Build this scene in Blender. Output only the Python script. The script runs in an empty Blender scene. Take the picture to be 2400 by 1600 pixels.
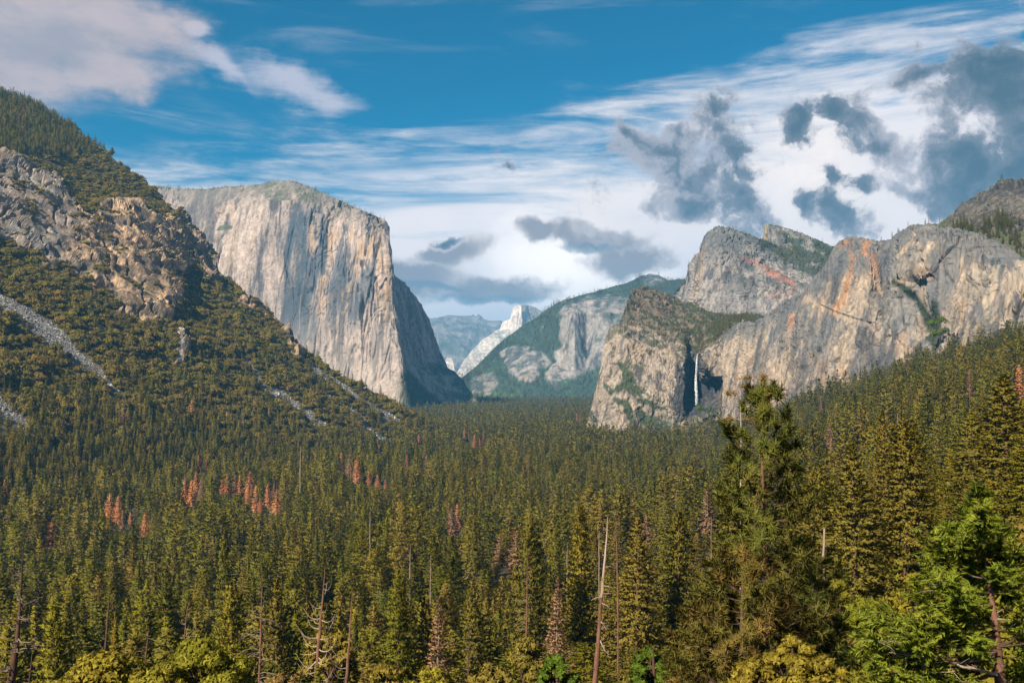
import bpy, math, random, time
import numpy as np
from mathutils import Vector, Matrix

T0 = time.time()
scene = bpy.context.scene
COL = scene.collection
rnd = random.Random(7)
R = math.radians

# ------------------------------------------------------------------ camera
FPX, CX, CY, HORIZON = 2177.0, 1200.0, 800.0, 888.0     # photograph units (2400 x 1600)
PITCH = math.atan((HORIZON - CY) / FPX)
cam_data = bpy.data.cameras.new('camera')
cam_data.sensor_width = 36.0
cam_data.lens = FPX / 2400.0 * 36.0
cam_data.clip_start, cam_data.clip_end = 0.5, 120000.0
cam = bpy.data.objects.new('camera', cam_data)
COL.objects.link(cam)
cam.location = (0, 0, 0)
cam.rotation_euler = (R(90) + PITCH, 0, 0)
scene.camera = cam
CT, ST = math.cos(PITCH), math.sin(PITCH)

def W(px, py, Y):
    """photo direction + forward distance in metres -> world point (camera at the origin, looking along +Y)"""
    a = (np.asarray(px, float) - CX) / FPX
    b = (CY - np.asarray(py, float)) / FPX
    dy = CT - b * ST
    dz = ST + b * CT
    k = np.asarray(Y, float) / dy
    return np.stack(np.broadcast_arrays(a * k, dy * k, dz * k), -1)

def project(P):
    x, y, z = P[..., 0], P[..., 1], P[..., 2]
    yc = y * CT + z * ST
    zc = -y * ST + z * CT
    yc = np.where(np.abs(yc) < 1e-6, 1e-6, yc)
    return CX + FPX * x / yc, CY - FPX * zc / yc, yc

# ------------------------------------------------------------------ sun, exposure
SUN = Vector((-0.44, -0.66, 0.60)).normalized()
SUN_EL = math.asin(SUN.z)
sun_data = bpy.data.lights.new('sun', 'SUN')
sun_data.energy = 5.0
sun_data.angle = R(0.6)
sun_data.color = (1.0, 0.87, 0.70)
sun = bpy.data.objects.new('sun', sun_data)
sun.rotation_euler = (-SUN).to_track_quat('-Z', 'Y').to_euler()
sun.location = (0, 0, 3000)
COL.objects.link(sun)
scene.view_settings.view_transform = 'Standard'
scene.view_settings.look = 'None'
scene.view_settings.exposure = 1.35
scene.view_settings.gamma = 1.0
scene.view_settings.use_curve_mapping = False
scene.cycles.use_denoising = True
scene.cycles.max_bounces = 4
scene.cycles.diffuse_bounces = 2
scene.cycles.glossy_bounces = 1
scene.cycles.transmission_bounces = 2
scene.cycles.transparent_max_bounces = 8
scene.cycles.volume_bounces = 0
scene.cycles.caustics_reflective = False
scene.cycles.caustics_refractive = False

# ------------------------------------------------------------------ node helpers
class NT:
    def __init__(self, tree):
        self.t = tree
    def n(self, kind, **kw):
        nd = self.t.nodes.new(kind)
        for k, v in kw.items():
            setattr(nd, k, v)
        return nd
    def put(self, sock, v):
        if v is None:
            return
        if isinstance(v, bpy.types.NodeSocket):
            self.t.links.new(v, sock)
        else:
            sock.default_value = v
    def math(self, op, a, b=None, c=None, clamp=False):
        nd = self.n('ShaderNodeMath', operation=op, use_clamp=clamp)
        self.put(nd.inputs[0], a); self.put(nd.inputs[1], b); self.put(nd.inputs[2], c)
        return nd.outputs[0]
    def vmath(self, op, a, b=None, s=None):
        nd = self.n('ShaderNodeVectorMath', operation=op)
        self.put(nd.inputs[0], a); self.put(nd.inputs[1], b)
        if s is not None:
            self.put(nd.inputs['Scale'], s)
        return nd.outputs['Value'] if op in ('LENGTH', 'DOT_PRODUCT', 'DISTANCE') else nd.outputs[0]
    def noise(self, vec, scale, detail=4.0, rough=0.55, lac=2.0, dist=0.0, dim='3D'):
        nd = self.n('ShaderNodeTexNoise', noise_dimensions=dim)
        self.put(nd.inputs['Vector'], vec)
        for k, v in (('Scale', scale), ('Detail', detail), ('Roughness', rough), ('Lacunarity', lac), ('Distortion', dist)):
            nd.inputs[k].default_value = v
        return nd
    def mapping(self, vec, loc=(0, 0, 0), rot=(0, 0, 0), scale=(1, 1, 1), kind='POINT'):
        nd = self.n('ShaderNodeMapping', vector_type=kind)
        self.put(nd.inputs['Vector'], vec)
        nd.inputs['Location'].default_value = loc
        nd.inputs['Rotation'].default_value = rot
        nd.inputs['Scale'].default_value = scale
        return nd.outputs[0]
    def mix(self, f, a, b, blend='MIX'):
        nd = self.n('ShaderNodeMix', data_type='RGBA', blend_type=blend)
        self.put(nd.inputs[0], f); self.put(nd.inputs[6], a); self.put(nd.inputs[7], b)
        return nd.outputs[2]
    def smooth(self, v, lo, hi, to0=0.0, to1=1.0):
        nd = self.n('ShaderNodeMapRange', interpolation_type='SMOOTHSTEP')
        self.put(nd.inputs[0], v)
        nd.inputs[1].default_value, nd.inputs[2].default_value = lo, hi
        nd.inputs[3].default_value, nd.inputs[4].default_value = to0, to1
        return nd.outputs[0]
    def ramp(self, f, stops):
        nd = self.n('ShaderNodeValToRGB')
        self.put(nd.inputs[0], f)
        e = nd.color_ramp.elements
        while len(e) < len(stops):
            e.new(0.5)
        for el, (p, c) in zip(e, stops):
            el.position = p
            el.color = (*c, 1.0)
        return nd.outputs[0]
    def xyz(self, x, y, z):
        nd = self.n('ShaderNodeCombineXYZ')
        self.put(nd.inputs[0], x); self.put(nd.inputs[1], y); self.put(nd.inputs[2], z)
        return nd.outputs[0]

# ------------------------------------------------------------------ sky: Nishita daylight with cloud layers
def build_world():
    world = bpy.data.worlds.new('World')
    scene.world = world
    world.use_nodes = True
    t = NT(world.node_tree)
    for nd in list(world.node_tree.nodes):
        world.node_tree.nodes.remove(nd)
    out = t.n('ShaderNodeOutputWorld')
    bg = t.n('ShaderNodeBackground')
    t.t.links.new(bg.outputs[0], out.inputs[0])
    STRENGTH = 0.10
    bg.inputs[1].default_value = STRENGTH
    sky = t.n('ShaderNodeTexSky', sky_type='NISHITA')
    sky.sun_disc = False
    sky.sun_elevation = SUN_EL
    sky.sun_rotation = math.atan2(SUN.x, SUN.y)
    sky.altitude = 1300
    sky.air_density = 1.0
    sky.dust_density = 0.3
    sky.ozone_density = 2.5
    tc = t.n('ShaderNodeTexCoord')
    d = tc.outputs['Generated']
    sep = t.n('ShaderNodeSeparateXYZ')
    t.put(sep.inputs[0], d)
    az = t.math('ARCTAN2', sep.outputs[0], sep.outputs[1])
    el = t.math('ARCSINE', sep.outputs[2])
    uv = t.xyz(az, el, 0.0)
    def ang(px, py):
        p = W(px, py, 1.0)
        p = p / np.linalg.norm(p)
        return math.atan2(p[0], p[1]), math.asin(p[2])
    PXR = 1.0 / FPX
    # warped coordinates make the ragged edges
    wn1 = t.noise(uv, 15.0, 5.0, 0.6)
    wv = t.vmath('SCALE', t.vmath('SUBTRACT', wn1.outputs['Color'], (0.5, 0.5, 0.5)), s=0.045)
    wuv = t.vmath('ADD', uv, wv)
    def blob(src, px, py, rx, ry, rot=0.0):
        u0, v0 = ang(px, py)
        m = t.mapping(src, loc=(u0, v0, 0), rot=(0, 0, R(rot)), scale=(rx * PXR, ry * PXR, 1.0), kind='TEXTURE')
        return t.math('SUBTRACT', 1.0, t.vmath('LENGTH', m))
    def union(vals):
        v = vals[0]
        for x in vals[1:]:
            v = t.math('SMOOTH_MAX', v, x, 0.25)
        return v
    # clear blue: the Nishita sky, a deep polarised blue
    blue = t.mix(1.0, sky.outputs[0], (0.022, 0.30, 0.355, 1), 'MULTIPLY')
    # cirrus streaks (long horizontal noise)
    st1 = t.noise(t.mapping(uv, rot=(0, 0, R(7)), scale=(2.2, 15.0, 1.0)), 1.6, 7.0, 0.62, dist=0.6).outputs['Fac']
    st2 = t.noise(t.mapping(uv, rot=(0, 0, R(-9)), scale=(5.0, 26.0, 1.0)), 1.7, 6.0, 0.6).outputs['Fac']
    veil_edge = t.n('ShaderNodeFloatCurve')
    # lower edge of the blue as a function of azimuth
    pts = [(-700, 335), (0, 340), (450, 340), (800, 345), (1150, 325), (1400, 262), (1650, 180), (1950, 105), (2400, 40), (3200, -200)]
    cv = veil_edge.mapping
    cv.use_clip = False
    c = cv.curves[0]
    xy = []
    for px, py in pts:
        a_, e_ = ang(px, py)
        xy.append(((a_ + 1.0) / 2.0, e_))
    while len(c.points) < len(xy):
        c.points.new(0.5, 0.5)
    for p, (x, y) in zip(c.points, xy):
        p.location = (x, y)
    cv.update()
    t.put(veil_edge.inputs['Value'], t.math('MULTIPLY_ADD', az, 0.5, 0.5))
    dv = t.math('SUBTRACT', veil_edge.outputs[0], el)
    veil = t.smooth(t.math('ADD', dv, t.math('MULTIPLY_ADD', st1, 0.34, -0.172)), -0.035, 0.105)
    veil = t.math('MULTIPLY', veil, t.smooth(t.math('ADD', st2, t.math('MULTIPLY', dv, 2.2)), 0.30, 0.62))
    wisps = t.math('MULTIPLY', t.smooth(st1, 0.50, 0.86), 0.28)
    veil = t.math('MAXIMUM', veil, wisps)
    S = 0.425 / STRENGTH
    def C(r, g, b):
        return (r * S, g * S, b * S, 1.0)
    warm = t.noise(uv, 3.5, 3.0, 0.5).outputs['Fac']
    white = t.mix(t.smooth(warm, 0.35, 0.68), C(0.90, 0.86, 0.90), C(1.12, 1.0, 0.95))
    col = t.mix(veil, blue, white)
    # white diagonal cirrus below the blue
    cir = union([blob(wuv, 520, 150, 150, 40, -24), blob(wuv, 690, 200, 230, 50, -17), blob(wuv, 455, 70, 50, 32, 0)])
    cir = t.smooth(t.math('ADD', cir, t.math('MULTIPLY_ADD', st2, 1.5, -0.85)), 0.0, 0.75, 0.0, 0.72)
    col = t.mix(cir, col, C(0.70, 0.66, 0.74))
    # pinkish grey bank, upper left
    pk = union([blob(wuv, 110, 60, 330, 130, 0), blob(wuv, 240, 165, 130, 52, -12), blob(wuv, -200, 60, 420, 200, 0)])
    soft = t.noise(t.mapping(uv, scale=(4.0, 9.0, 1.0)), 2.0, 6.0, 0.6).outputs['Fac']
    pk = t.smooth(t.math('ADD', pk, t.math('MULTIPLY_ADD', soft, 1.3, -0.65)), -0.12, 0.42, 0.0, 0.93)
    pkc = t.mix(t.smooth(soft, 0.35, 0.62), C(0.40, 0.385, 0.43), C(0.60, 0.505, 0.515))
    col = t.mix(pk, col, pkc)
    # pale grey bank low over the valley
    fn = t.noise(wuv, 19.0, 8.0, 0.62).outputs['Fac']
    fn2 = t.noise(wuv, 7.0, 5.0, 0.55).outputs['Fac']
    low = union([blob(wuv, 1140, 680, 250, 52, 0), blob(wuv, 980, 650, 140, 60, 0), blob(wuv, 1060, 590, 130, 40, 10),
                 blob(wuv, 1390, 548, 190, 42, -8), blob(wuv, 1470, 610, 130, 60, 0), blob(wuv, 1260, 530, 70, 36, 0)])
    lowf = t.smooth(t.math('ADD', low, t.math('MULTIPLY_ADD', fn, 1.5, -0.78)), 0.02, 0.50)
    lowcol = t.mix(t.smooth(t.math('ADD', fn2, t.math('MULTIPLY', low, 0.22)), 0.42, 0.66), C(0.88, 0.80, 0.76), C(0.31, 0.295, 0.325))
    glow = t.math('ADD', blob(wuv, 1320, 635, 300, 150, -15), t.math('MULTIPLY_ADD', fn2, 1.2, -0.6))
    col = t.mix(t.smooth(glow, -0.1, 1.0, 0.0, 0.95), col, C(1.45, 1.33, 1.24))
    col = t.mix(t.math('MULTIPLY', lowf, 0.93), col, lowcol)
    # slate-blue base of the low bank
    base = union([blob(wuv, 1130, 705, 190, 16, 2), blob(wuv, 1000, 675, 130, 12, -8), blob(wuv, 1380, 575, 90, 16, 0)])
    basef = t.smooth(t.math('ADD', base, t.math('MULTIPLY_ADD', fn, 1.2, -0.62)), -0.1, 0.6, 0.0, 0.72)
    col = t.mix(basef, col, C(0.20, 0.27, 0.34))
    # dark slate cumulus
    dk = [blob(wuv, b[0], b[1], b[2] * 1.45, b[3] * 1.5, b[4]) for b in (
        (1540, 345, 82, 34, -6), (1690, 305, 70, 40, -25), (1715, 345, 60, 42, 0), (1690, 262, 30, 24, 60), (1620, 425, 135, 64, 0), (1600, 482, 120, 36, 0), (1680, 455, 90, 50, 0), (1560, 385, 60, 30, 0),
        (1735, 490, 90, 44, -14), (1590, 300, 40, 18, 0),
        (1880, 290, 40, 30, 20), (1955, 262, 52, 26, -25), (2020, 300, 50, 30, -40), (2080, 352, 80, 30, -14),
        (2310, 210, 110, 95, 0), (2150, 180, 90, 20, 14), (2400, 300, 130, 160, 0), (2230, 370, 110, 58, 18), (2290, 410, 110, 42, 0), (2125, 445, 52, 20, -20), (2360, 140, 60, 40, 30),
        (1950, 420, 22, 22, 0), (1900, 470, 52, 28, 0), (1990, 490, 70, 34, -14), (2010, 440, 40, 22, 0),
        (1192, 390, 24, 9, -50), (1048, 562, 26, 7, 0), (1470, 312, 14, 22, 20))]
    dark = union(dk)
    dval = t.math('ADD', dark, t.math('MULTIPLY_ADD', fn, 4.0, -1.96))
    # sunlit halo of thin cloud, then grey body, then slate underside
    halo = t.math('MULTIPLY', t.smooth(dval, -0.7, 0.15, 0.0, 0.45), veil)
    col = t.mix(halo, col, C(0.93, 0.86, 0.84))
    darkf = t.smooth(dval, 0.0, 0.58)
    core = t.smooth(t.math('ADD', dval, t.math('MULTIPLY_ADD', fn2, 3.4, -1.7)), 0.10, 1.45)
    dcol = t.ramp(core, [(0.0, (0.46, 0.45, 0.50)), (0.40, (0.19, 0.225, 0.275)), (1.0, (0.058, 0.112, 0.158))])
    dcol = t.vmath('SCALE', dcol, s=S)
    dcol = t.mix(t.smooth(warm, 0.54, 0.75, 0.0, 0.5), dcol, C(0.30, 0.275, 0.31))
    col = t.mix(t.math('MULTIPLY', darkf, 0.96), col, dcol)
    t.put(bg.inputs[0], col)
    world.cycles.sampling_method = 'MANUAL'
    world.cycles.sample_map_resolution = 512
build_world()

# ------------------------------------------------------------------ numpy noise
_rs = np.random.RandomState(11)
_perm = _rs.permutation(256).astype(np.int32)
_perm = np.concatenate([_perm, _perm, _perm])
_g = _rs.normal(size=(256, 3)).astype(np.float32)
_g /= np.linalg.norm(_g, axis=1, keepdims=True)

def perlin(x, y, z):
    x = np.asarray(x, np.float32); y = np.asarray(y, np.float32); z = np.asarray(z, np.float32)
    x, y, z = np.broadcast_arrays(x, y, z)
    shp = x.shape
    x, y, z = x.ravel(), y.ravel(), z.ravel()
    fx, fy, fz = np.floor(x), np.floor(y), np.floor(z)
    xi, yi, zi = fx.astype(np.int32) & 255, fy.astype(np.int32) & 255, fz.astype(np.int32) & 255
    x = x - fx; y = y - fy; z = z - fz
    u = x * x * x * (x * (x * 6 - 15) + 10)
    v = y * y * y * (y * (y * 6 - 15) + 10)
    w = z * z * z * (z * (z * 6 - 15) + 10)
    res = 0
    for dx in (0, 1):
        a = _perm[xi + dx]
        wx = u if dx else 1 - u
        for dy in (0, 1):
            b = _perm[a + yi + dy]
            wxy = wx * (v if dy else 1 - v)
            for dz in (0, 1):
                g = _g[_perm[b + zi + dz]]
                dot = g[:, 0] * (x - dx) + g[:, 1] * (y - dy) + g[:, 2] * (z - dz)
                res = res + wxy * (w if dz else 1 - w) * dot
    return (res * 1.5).reshape(shp)

def fbm(P, size, octaves=4, gain=0.5, stretch=1.0, off=0.0, ridged=False):
    """fractal noise with the largest feature SIZE metres; stretch > 1 draws it out vertically"""
    s = 1.0 / size
    amp, tot, nrm = 1.0, 0.0, 0.0
    for o in range(octaves):
        k = s * (2.03 ** o)
        n = perlin(P[..., 0] * k + off + 17.3 * o, P[..., 1] * k - off * 0.7 + 5.1 * o, P[..., 2] * k / stretch + off * 1.3 + 3.7 * o)
        if ridged:
            n = 1.0 - 2.0 * np.abs(n)
        tot = tot + amp * n
        nrm += amp
        amp *= gain
    return tot / nrm

def sstep(x, a, b):
    t = np.clip((x - a) / (b - a), 0, 1)
    return t * t * (3 - 2 * t)

def mixc(a, b, f):
    return a * (1 - f[..., None]) + np.asarray(b, float) * f[..., None]

def in_poly(px, py, poly):
    inside = np.zeros(px.shape, bool)
    n = len(poly)
    for i in range(n):
        x1, y1 = poly[i]; x2, y2 = poly[(i + 1) % n]
        if y1 == y2:
            continue
        c = ((y1 > py) != (y2 > py)) & (px < (x2 - x1) * (py - y1) / (y2 - y1) + x1)
        inside ^= c
    return inside

def line_mask(px, py, pts):
    """1 inside a ribbon of varying half-width along a polyline, fading at its edge"""
    best = np.full(px.shape, -9.0)
    for (x1, y1, w1), (x2, y2, w2) in zip(pts[:-1], pts[1:]):
        dx, dy = x2 - x1, y2 - y1
        t = np.clip(((px - x1) * dx + (py - y1) * dy) / (dx * dx + dy * dy), 0, 1)
        dist = np.hypot(px - (x1 + t * dx), py - (y1 + t * dy))
        best = np.maximum(best, 1.0 - dist / (w1 + (w2 - w1) * t))
    return best

def blur2(a, n):
    for ax in (0, 1):
        for _ in range(2):
            k = np.pad(a, [(n, n) if i == ax else (0, 0) for i in range(2)], mode='edge')
            c = np.cumsum(np.insert(k, 0, 0, axis=ax), axis=ax)
            L = a.shape[ax]
            a = (np.take(c, np.arange(2 * n + 1, 2 * n + 1 + L), axis=ax) - np.take(c, np.arange(L), axis=ax)) / (2 * n + 1)
    return a

# ------------------------------------------------------------------ mesh helpers
def mesh_from(name, verts, faces, mat=None, smooth=False, col=None):
    verts = np.asarray(verts, np.float32).reshape(-1, 3)
    faces = np.asarray(faces, np.int32)
    k = faces.shape[1]
    me = bpy.data.meshes.new(name)
    me.vertices.add(len(verts))
    me.vertices.foreach_set('co', verts.ravel())
    me.loops.add(faces.size)
    me.loops.foreach_set('vertex_index', faces.ravel())
    me.polygons.add(len(faces))
    me.polygons.foreach_set('loop_start', np.arange(0, faces.size, k, dtype=np.int32))
    me.polygons.foreach_set('loop_total', np.full(len(faces), k, np.int32))
    me.polygons.foreach_set('use_smooth', np.full(len(faces), smooth, bool))
    if col is not None:
        at = me.color_attributes.new('Col', 'FLOAT_COLOR', 'POINT')
        c4 = np.ones((len(verts), 4), np.float32)
        c4[:, :3] = np.asarray(col, np.float32).reshape(-1, 3)
        at.data.foreach_set('color', c4.ravel())
    me.update(calc_edges=True)
    if mat:
        me.materials.append(mat)
    return me

def link(name, data, parent=None, **props):
    o = bpy.data.objects.new(name, data)
    COL.objects.link(o)
    if parent is not None:
        o.parent = parent
    for k, v in props.items():
        if v is not None:
            o[k] = v
    return o

def grid_faces(nr, nc):
    i = np.arange((nr - 1) * (nc - 1))
    r, c = i // (nc - 1), i % (nc - 1)
    a = r * nc + c
    return np.stack([a, a + 1, a + nc + 1, a + nc], 1)

# ------------------------------------------------------------------ terrain materials
def rock_material(name, bump=1.0, size=6.0, streak=1.0):
    m = bpy.data.materials.new(name)
    m.use_nodes = True
    t = NT(m.node_tree)
    b = m.node_tree.nodes['Principled BSDF']
    b.inputs['Roughness'].default_value = 0.92
    b.inputs['Specular IOR Level'].default_value = 0.15
    at = t.n('ShaderNodeAttribute', attribute_name='Col')
    geo = t.n('ShaderNodeNewGeometry')
    n1 = t.noise(geo.outputs['Position'], 1.0 / size, 5.0, 0.65)
    n2 = t.noise(t.mapping(geo.outputs['Position'], scale=(1.0, 1.0, 0.10 / max(streak, 0.01))), 1.0 / (size * 1.6), 5.0, 0.65)
    f = t.math('ADD', t.math('MULTIPLY', n1.outputs['Fac'], 0.9), t.math('MULTIPLY', n2.outputs['Fac'], 0.9))
    f = t.math('ADD', f, 0.10)
    col = t.vmath('SCALE', at.outputs['Color'], s=f)
    t.put(b.inputs['Base Color'], col)
    bp = t.n('ShaderNodeBump')
    bp.inputs['Strength'].default_value = 0.35
    bp.inputs['Distance'].default_value = size * 0.25 * bump
    t.put(bp.inputs['Height'], t.math('ADD', n1.outputs['Fac'], n2.outputs['Fac']))
    t.put(b.inputs['Normal'], bp.outputs[0])
    return m
M_ROCK_NEAR = rock_material('weathered_rock', 1.0, 5.0, 1.0)
M_ROCK = rock_material('granite', 1.0, 9.0, 1.0)
M_ROCK_FAR = rock_material('distant_granite', 1.0, 26.0, 0.5)
M_SOIL = rock_material('forest_soil', 1.0, 4.0, 10.0)

G_PALE = np.array([0.50, 0.445, 0.40]); G_GREY = np.array([0.30, 0.285, 0.28]); G_DARK = np.array([0.105, 0.115, 0.13])
G_TAN = np.array([0.47, 0.35, 0.24]); G_RUST = np.array([0.44, 0.23, 0.11]); G_BROWN = np.array([0.30, 0.245, 0.185])
V_OLIVE = np.array([0.060, 0.058, 0.020]); V_GREEN = np.array([0.030, 0.046, 0.018]); V_GRASS = np.array([0.17, 0.145, 0.055])

def interp_cols(cols, PX, PY):
    """depth Y from control columns [(px, [(py, Y), ...])], linear in py, smooth in px"""
    xs = [c[0] for c in cols]
    vals = []
    for _, pr in cols:
        pr = sorted(pr)
        vals.append(np.interp(PY, [p[0] for p in pr], [p[1] for p in pr]))
    vals = np.stack(vals, 0)
    k = np.clip(np.searchsorted(xs, PX, side='right') - 1, 0, len(xs) - 2)
    x0 = np.take(xs, k); x1 = np.take(xs, k + 1)
    f = np.clip((PX - x0) / (x1 - x0), 0, 1)
    v0 = np.take_along_axis(vals, k[None], 0)[0]
    v1 = np.take_along_axis(vals, (k + 1)[None], 0)[0]
    return v0 + (v1 - v0) * f

class Massif:
    pass

def massif(name, px0, px1, ncol, nrow, top, bottom, depth, relief, colour, mat, back=(250.0, -120.0), shear=None, px_list=None, label=None, category=None, rough=0.0):
    """one mountain: a surface of real depth from its foot to its crest and some way down the back"""
    pc = np.linspace(px0, px1, ncol) if px_list is None else np.asarray(px_list, float)
    ncol = len(pc)
    tp = np.interp(pc, [p[0] for p in top], [p[1] for p in top])
    tp = tp + rough * (2.2 * perlin(pc / 17.0, 0.3, px0 * 0.01) + 1.6 * perlin(pc / 5.5, 0.7, px0 * 0.01) + 1.0 * np.round(2.0 * perlin(pc / 9.0, 1.7, px0 * 0.01)))
    bt = np.full(ncol, float(bottom)) if np.isscalar(bottom) else np.interp(pc, [p[0] for p in bottom], [p[1] for p in bottom])
    bt = np.maximum(bt, tp + 2.0)
    tt = np.linspace(0, 1, nrow)[:, None]
    PY = bt[None] + (tp - bt)[None] * tt
    PX = np.broadcast_to(pc[None], PY.shape).copy()
    PXW = PX.copy()
    if shear is not None:
        PXW = PX + shear(PX, PY)
    Y = depth(PX, PY)
    P = W(PXW, PY, Y)
    # outward normals of the smooth shape
    du = np.gradient(P, axis=1); dv = np.gradient(P, axis=0)
    N = np.cross(du, dv)
    N /= np.maximum(np.linalg.norm(N, axis=-1, keepdims=True), 1e-6)
    flip = np.sum(N * P, -1, keepdims=True) > 0
    N = np.where(flip, -N, N)
    D = relief(P, PXW, PY)
    edge = np.minimum(1.0, (1 - tt) * nrow / 6.0 + 0.35)
    P = P + N * (D * edge)[..., None]
    c = colour(P, PXW, PY, N)
    # back of the crest
    nb = 5
    topv = P[-1]
    rad = topv[:, :2] / np.linalg.norm(topv[:, :2], axis=1, keepdims=True)
    rows, cols_ = [], []
    for k in range(1, nb + 1):
        f = (k / nb) ** 1.6
        q = topv.copy()
        q[:, :2] += rad * back[0] * f
        q[:, 2] += back[1] * f ** 1.3
        q[:, 2] += 0.15 * back[1] * f * perlin(q[:, 0] / 90, q[:, 1] / 90, k * 0.1)
        rows.append(q); cols_.append(c[-1])
    V = np.concatenate([P] + [r[None] for r in rows], 0)
    Cc = np.concatenate([c] + [r[None] for r in cols_], 0)
    V[..., 2] = np.maximum(V[..., 2], -158.0)      # buried foot, inside the haze
    me = mesh_from(name, V, grid_faces(nrow + nb, ncol), mat, False, np.clip(Cc, 0.004, 0.9))
    o = link(name, me, kind='structure', label=label, category=category)
    r = Massif()
    r.P, r.PX, r.PY, r.N, r.obj, r.C = P, PXW, PY, N, o, c
    return r

# ------------------------------------------------------------------ ground sheet
FOOT = np.array([(-4000, -900), (-300, 500), (100, 800), (330, 1300), (450, 2000), (470, 2700), (560, 9000), (600, 40000)], float)
def south_dist(x, y):
    best = np.full(np.shape(x), 1e9); sg = np.ones(np.shape(x))
    for (x1, y1), (x2, y2) in zip(FOOT[:-1], FOOT[1:]):
        dx, dy = x2 - x1, y2 - y1
        t = np.clip(((x - x1) * dx + (y - y1) * dy) / (dx * dx + dy * dy), 0, 1)
        ex, ey = x - (x1 + t * dx), y - (y1 + t * dy)
        dd = np.hypot(ex, ey)
        side = np.where(dx * ey - dy * ex < 0, 1.0, -1.0)
        sg = np.where(dd < best, side, sg)
        best = np.minimum(best, dd)
    return best * sg

def ground(x, y):
    x = np.asarray(x, float); y = np.asarray(y, float)
    s = south_dist(x, y)
    h1 = np.interp(s, [0, 100, 200, 300, 420, 500, 580, 700, 1000, 2000, 6000], [0, 10, 18, 32, 72, 112, 145, 165, 215, 380, 700])
    h2 = np.interp(s, [-40, 0, 100, 200, 300, 400, 600, 1000, 3000], [0, 6, 58, 112, 150, 188, 250, 330, 500])
    w = sstep(y, 250, 1000)
    h = h1 * (1 - w) + h2 * w
    h = h + 0.30 * np.clip(x - 40, 0, 420) * (1 - sstep(y, 200, 700)) * sstep(y, 30, 120)
    n = fbm(np.stack(np.broadcast_arrays(x, y, x * 0), -1), 160.0, 3)
    return -150.0 + h + n * 5.0 * sstep(y, 60, 200)

def build_ground():
    nx, ny = 290, 340
    u = np.linspace(-1, 1, nx); v = np.linspace(-0.42, 1, ny)
    xs = np.sinh(u * 6.2) / np.sinh(6.2) * 24000
    ys = np.sinh(v * 6.4) / np.sinh(6.4) * 40000
    X, Yg = np.meshgrid(xs, ys)
    Z = ground(X, Yg)
    near = np.hypot(X, Yg) < 14
    Z = np.where(near, np.minimum(Z, -6.0), Z)
    V = np.stack([X, Yg, Z], -1)
    n = fbm(V, 25.0, 3)
    c = mixc(np.broadcast_to(np.array([0.040, 0.036, 0.020]), V.shape), [0.055, 0.050, 0.024], sstep(n, -0.3, 0.4))
    far = sstep(Yg, 1500, 4000)
    c = mixc(c, V_GREEN * 1.0, far)
    o = link('ground', mesh_from('ground', V, grid_faces(ny, nx), M_SOIL, True, c), kind='structure')
    return o
build_ground()
# ------------------------------------------------------------------ relief and colour of granite walls
def cliff_relief(amp, size, stretch=5.0, seed=0.0, crack=1.0):
    def f(P, px, py):
        a = fbm(P, size * 3.0, 3, 0.5, stretch, seed)
        b = fbm(P, size, 4, 0.6, stretch, seed + 9.1, ridged=True)
        c = fbm(P, size * 0.30, 4, 0.65, 1.8, seed + 31.0)
        d = fbm(P, size * 1.4, 4, 0.55, 1.4, seed + 47.0)
        blocks = np.round(d * 6.0) / 6.0
        g = fbm(P, size * 0.8, 3, 0.55, 13.0, seed + 91.0)
        Q = P.copy(); Q[..., 2] = P[..., 2] + 0.9 * P[..., 0]
        h = fbm(Q, size * 1.1, 3, 0.55, 7.0, seed + 95.0)
        Q[..., 2] = P[..., 2] - 0.7 * P[..., 0] - 0.5 * P[..., 1]
        k = fbm(Q, size * 1.5, 3, 0.55, 6.0, seed + 99.0)
        groove = 0.9 * sstep(-np.abs(g), -0.07, 0.0) + 0.7 * sstep(-np.abs(h), -0.05, 0.0) + 0.7 * sstep(-np.abs(k), -0.05, 0.0)
        panel = 0.35 + 0.85 * sstep(d + 0.6 * a, -0.12, 0.22)
        return amp * (1.6 * a + 0.70 * b * panel + 0.60 * c * crack * panel + 1.1 * blocks - groove * panel)
    return f

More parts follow.
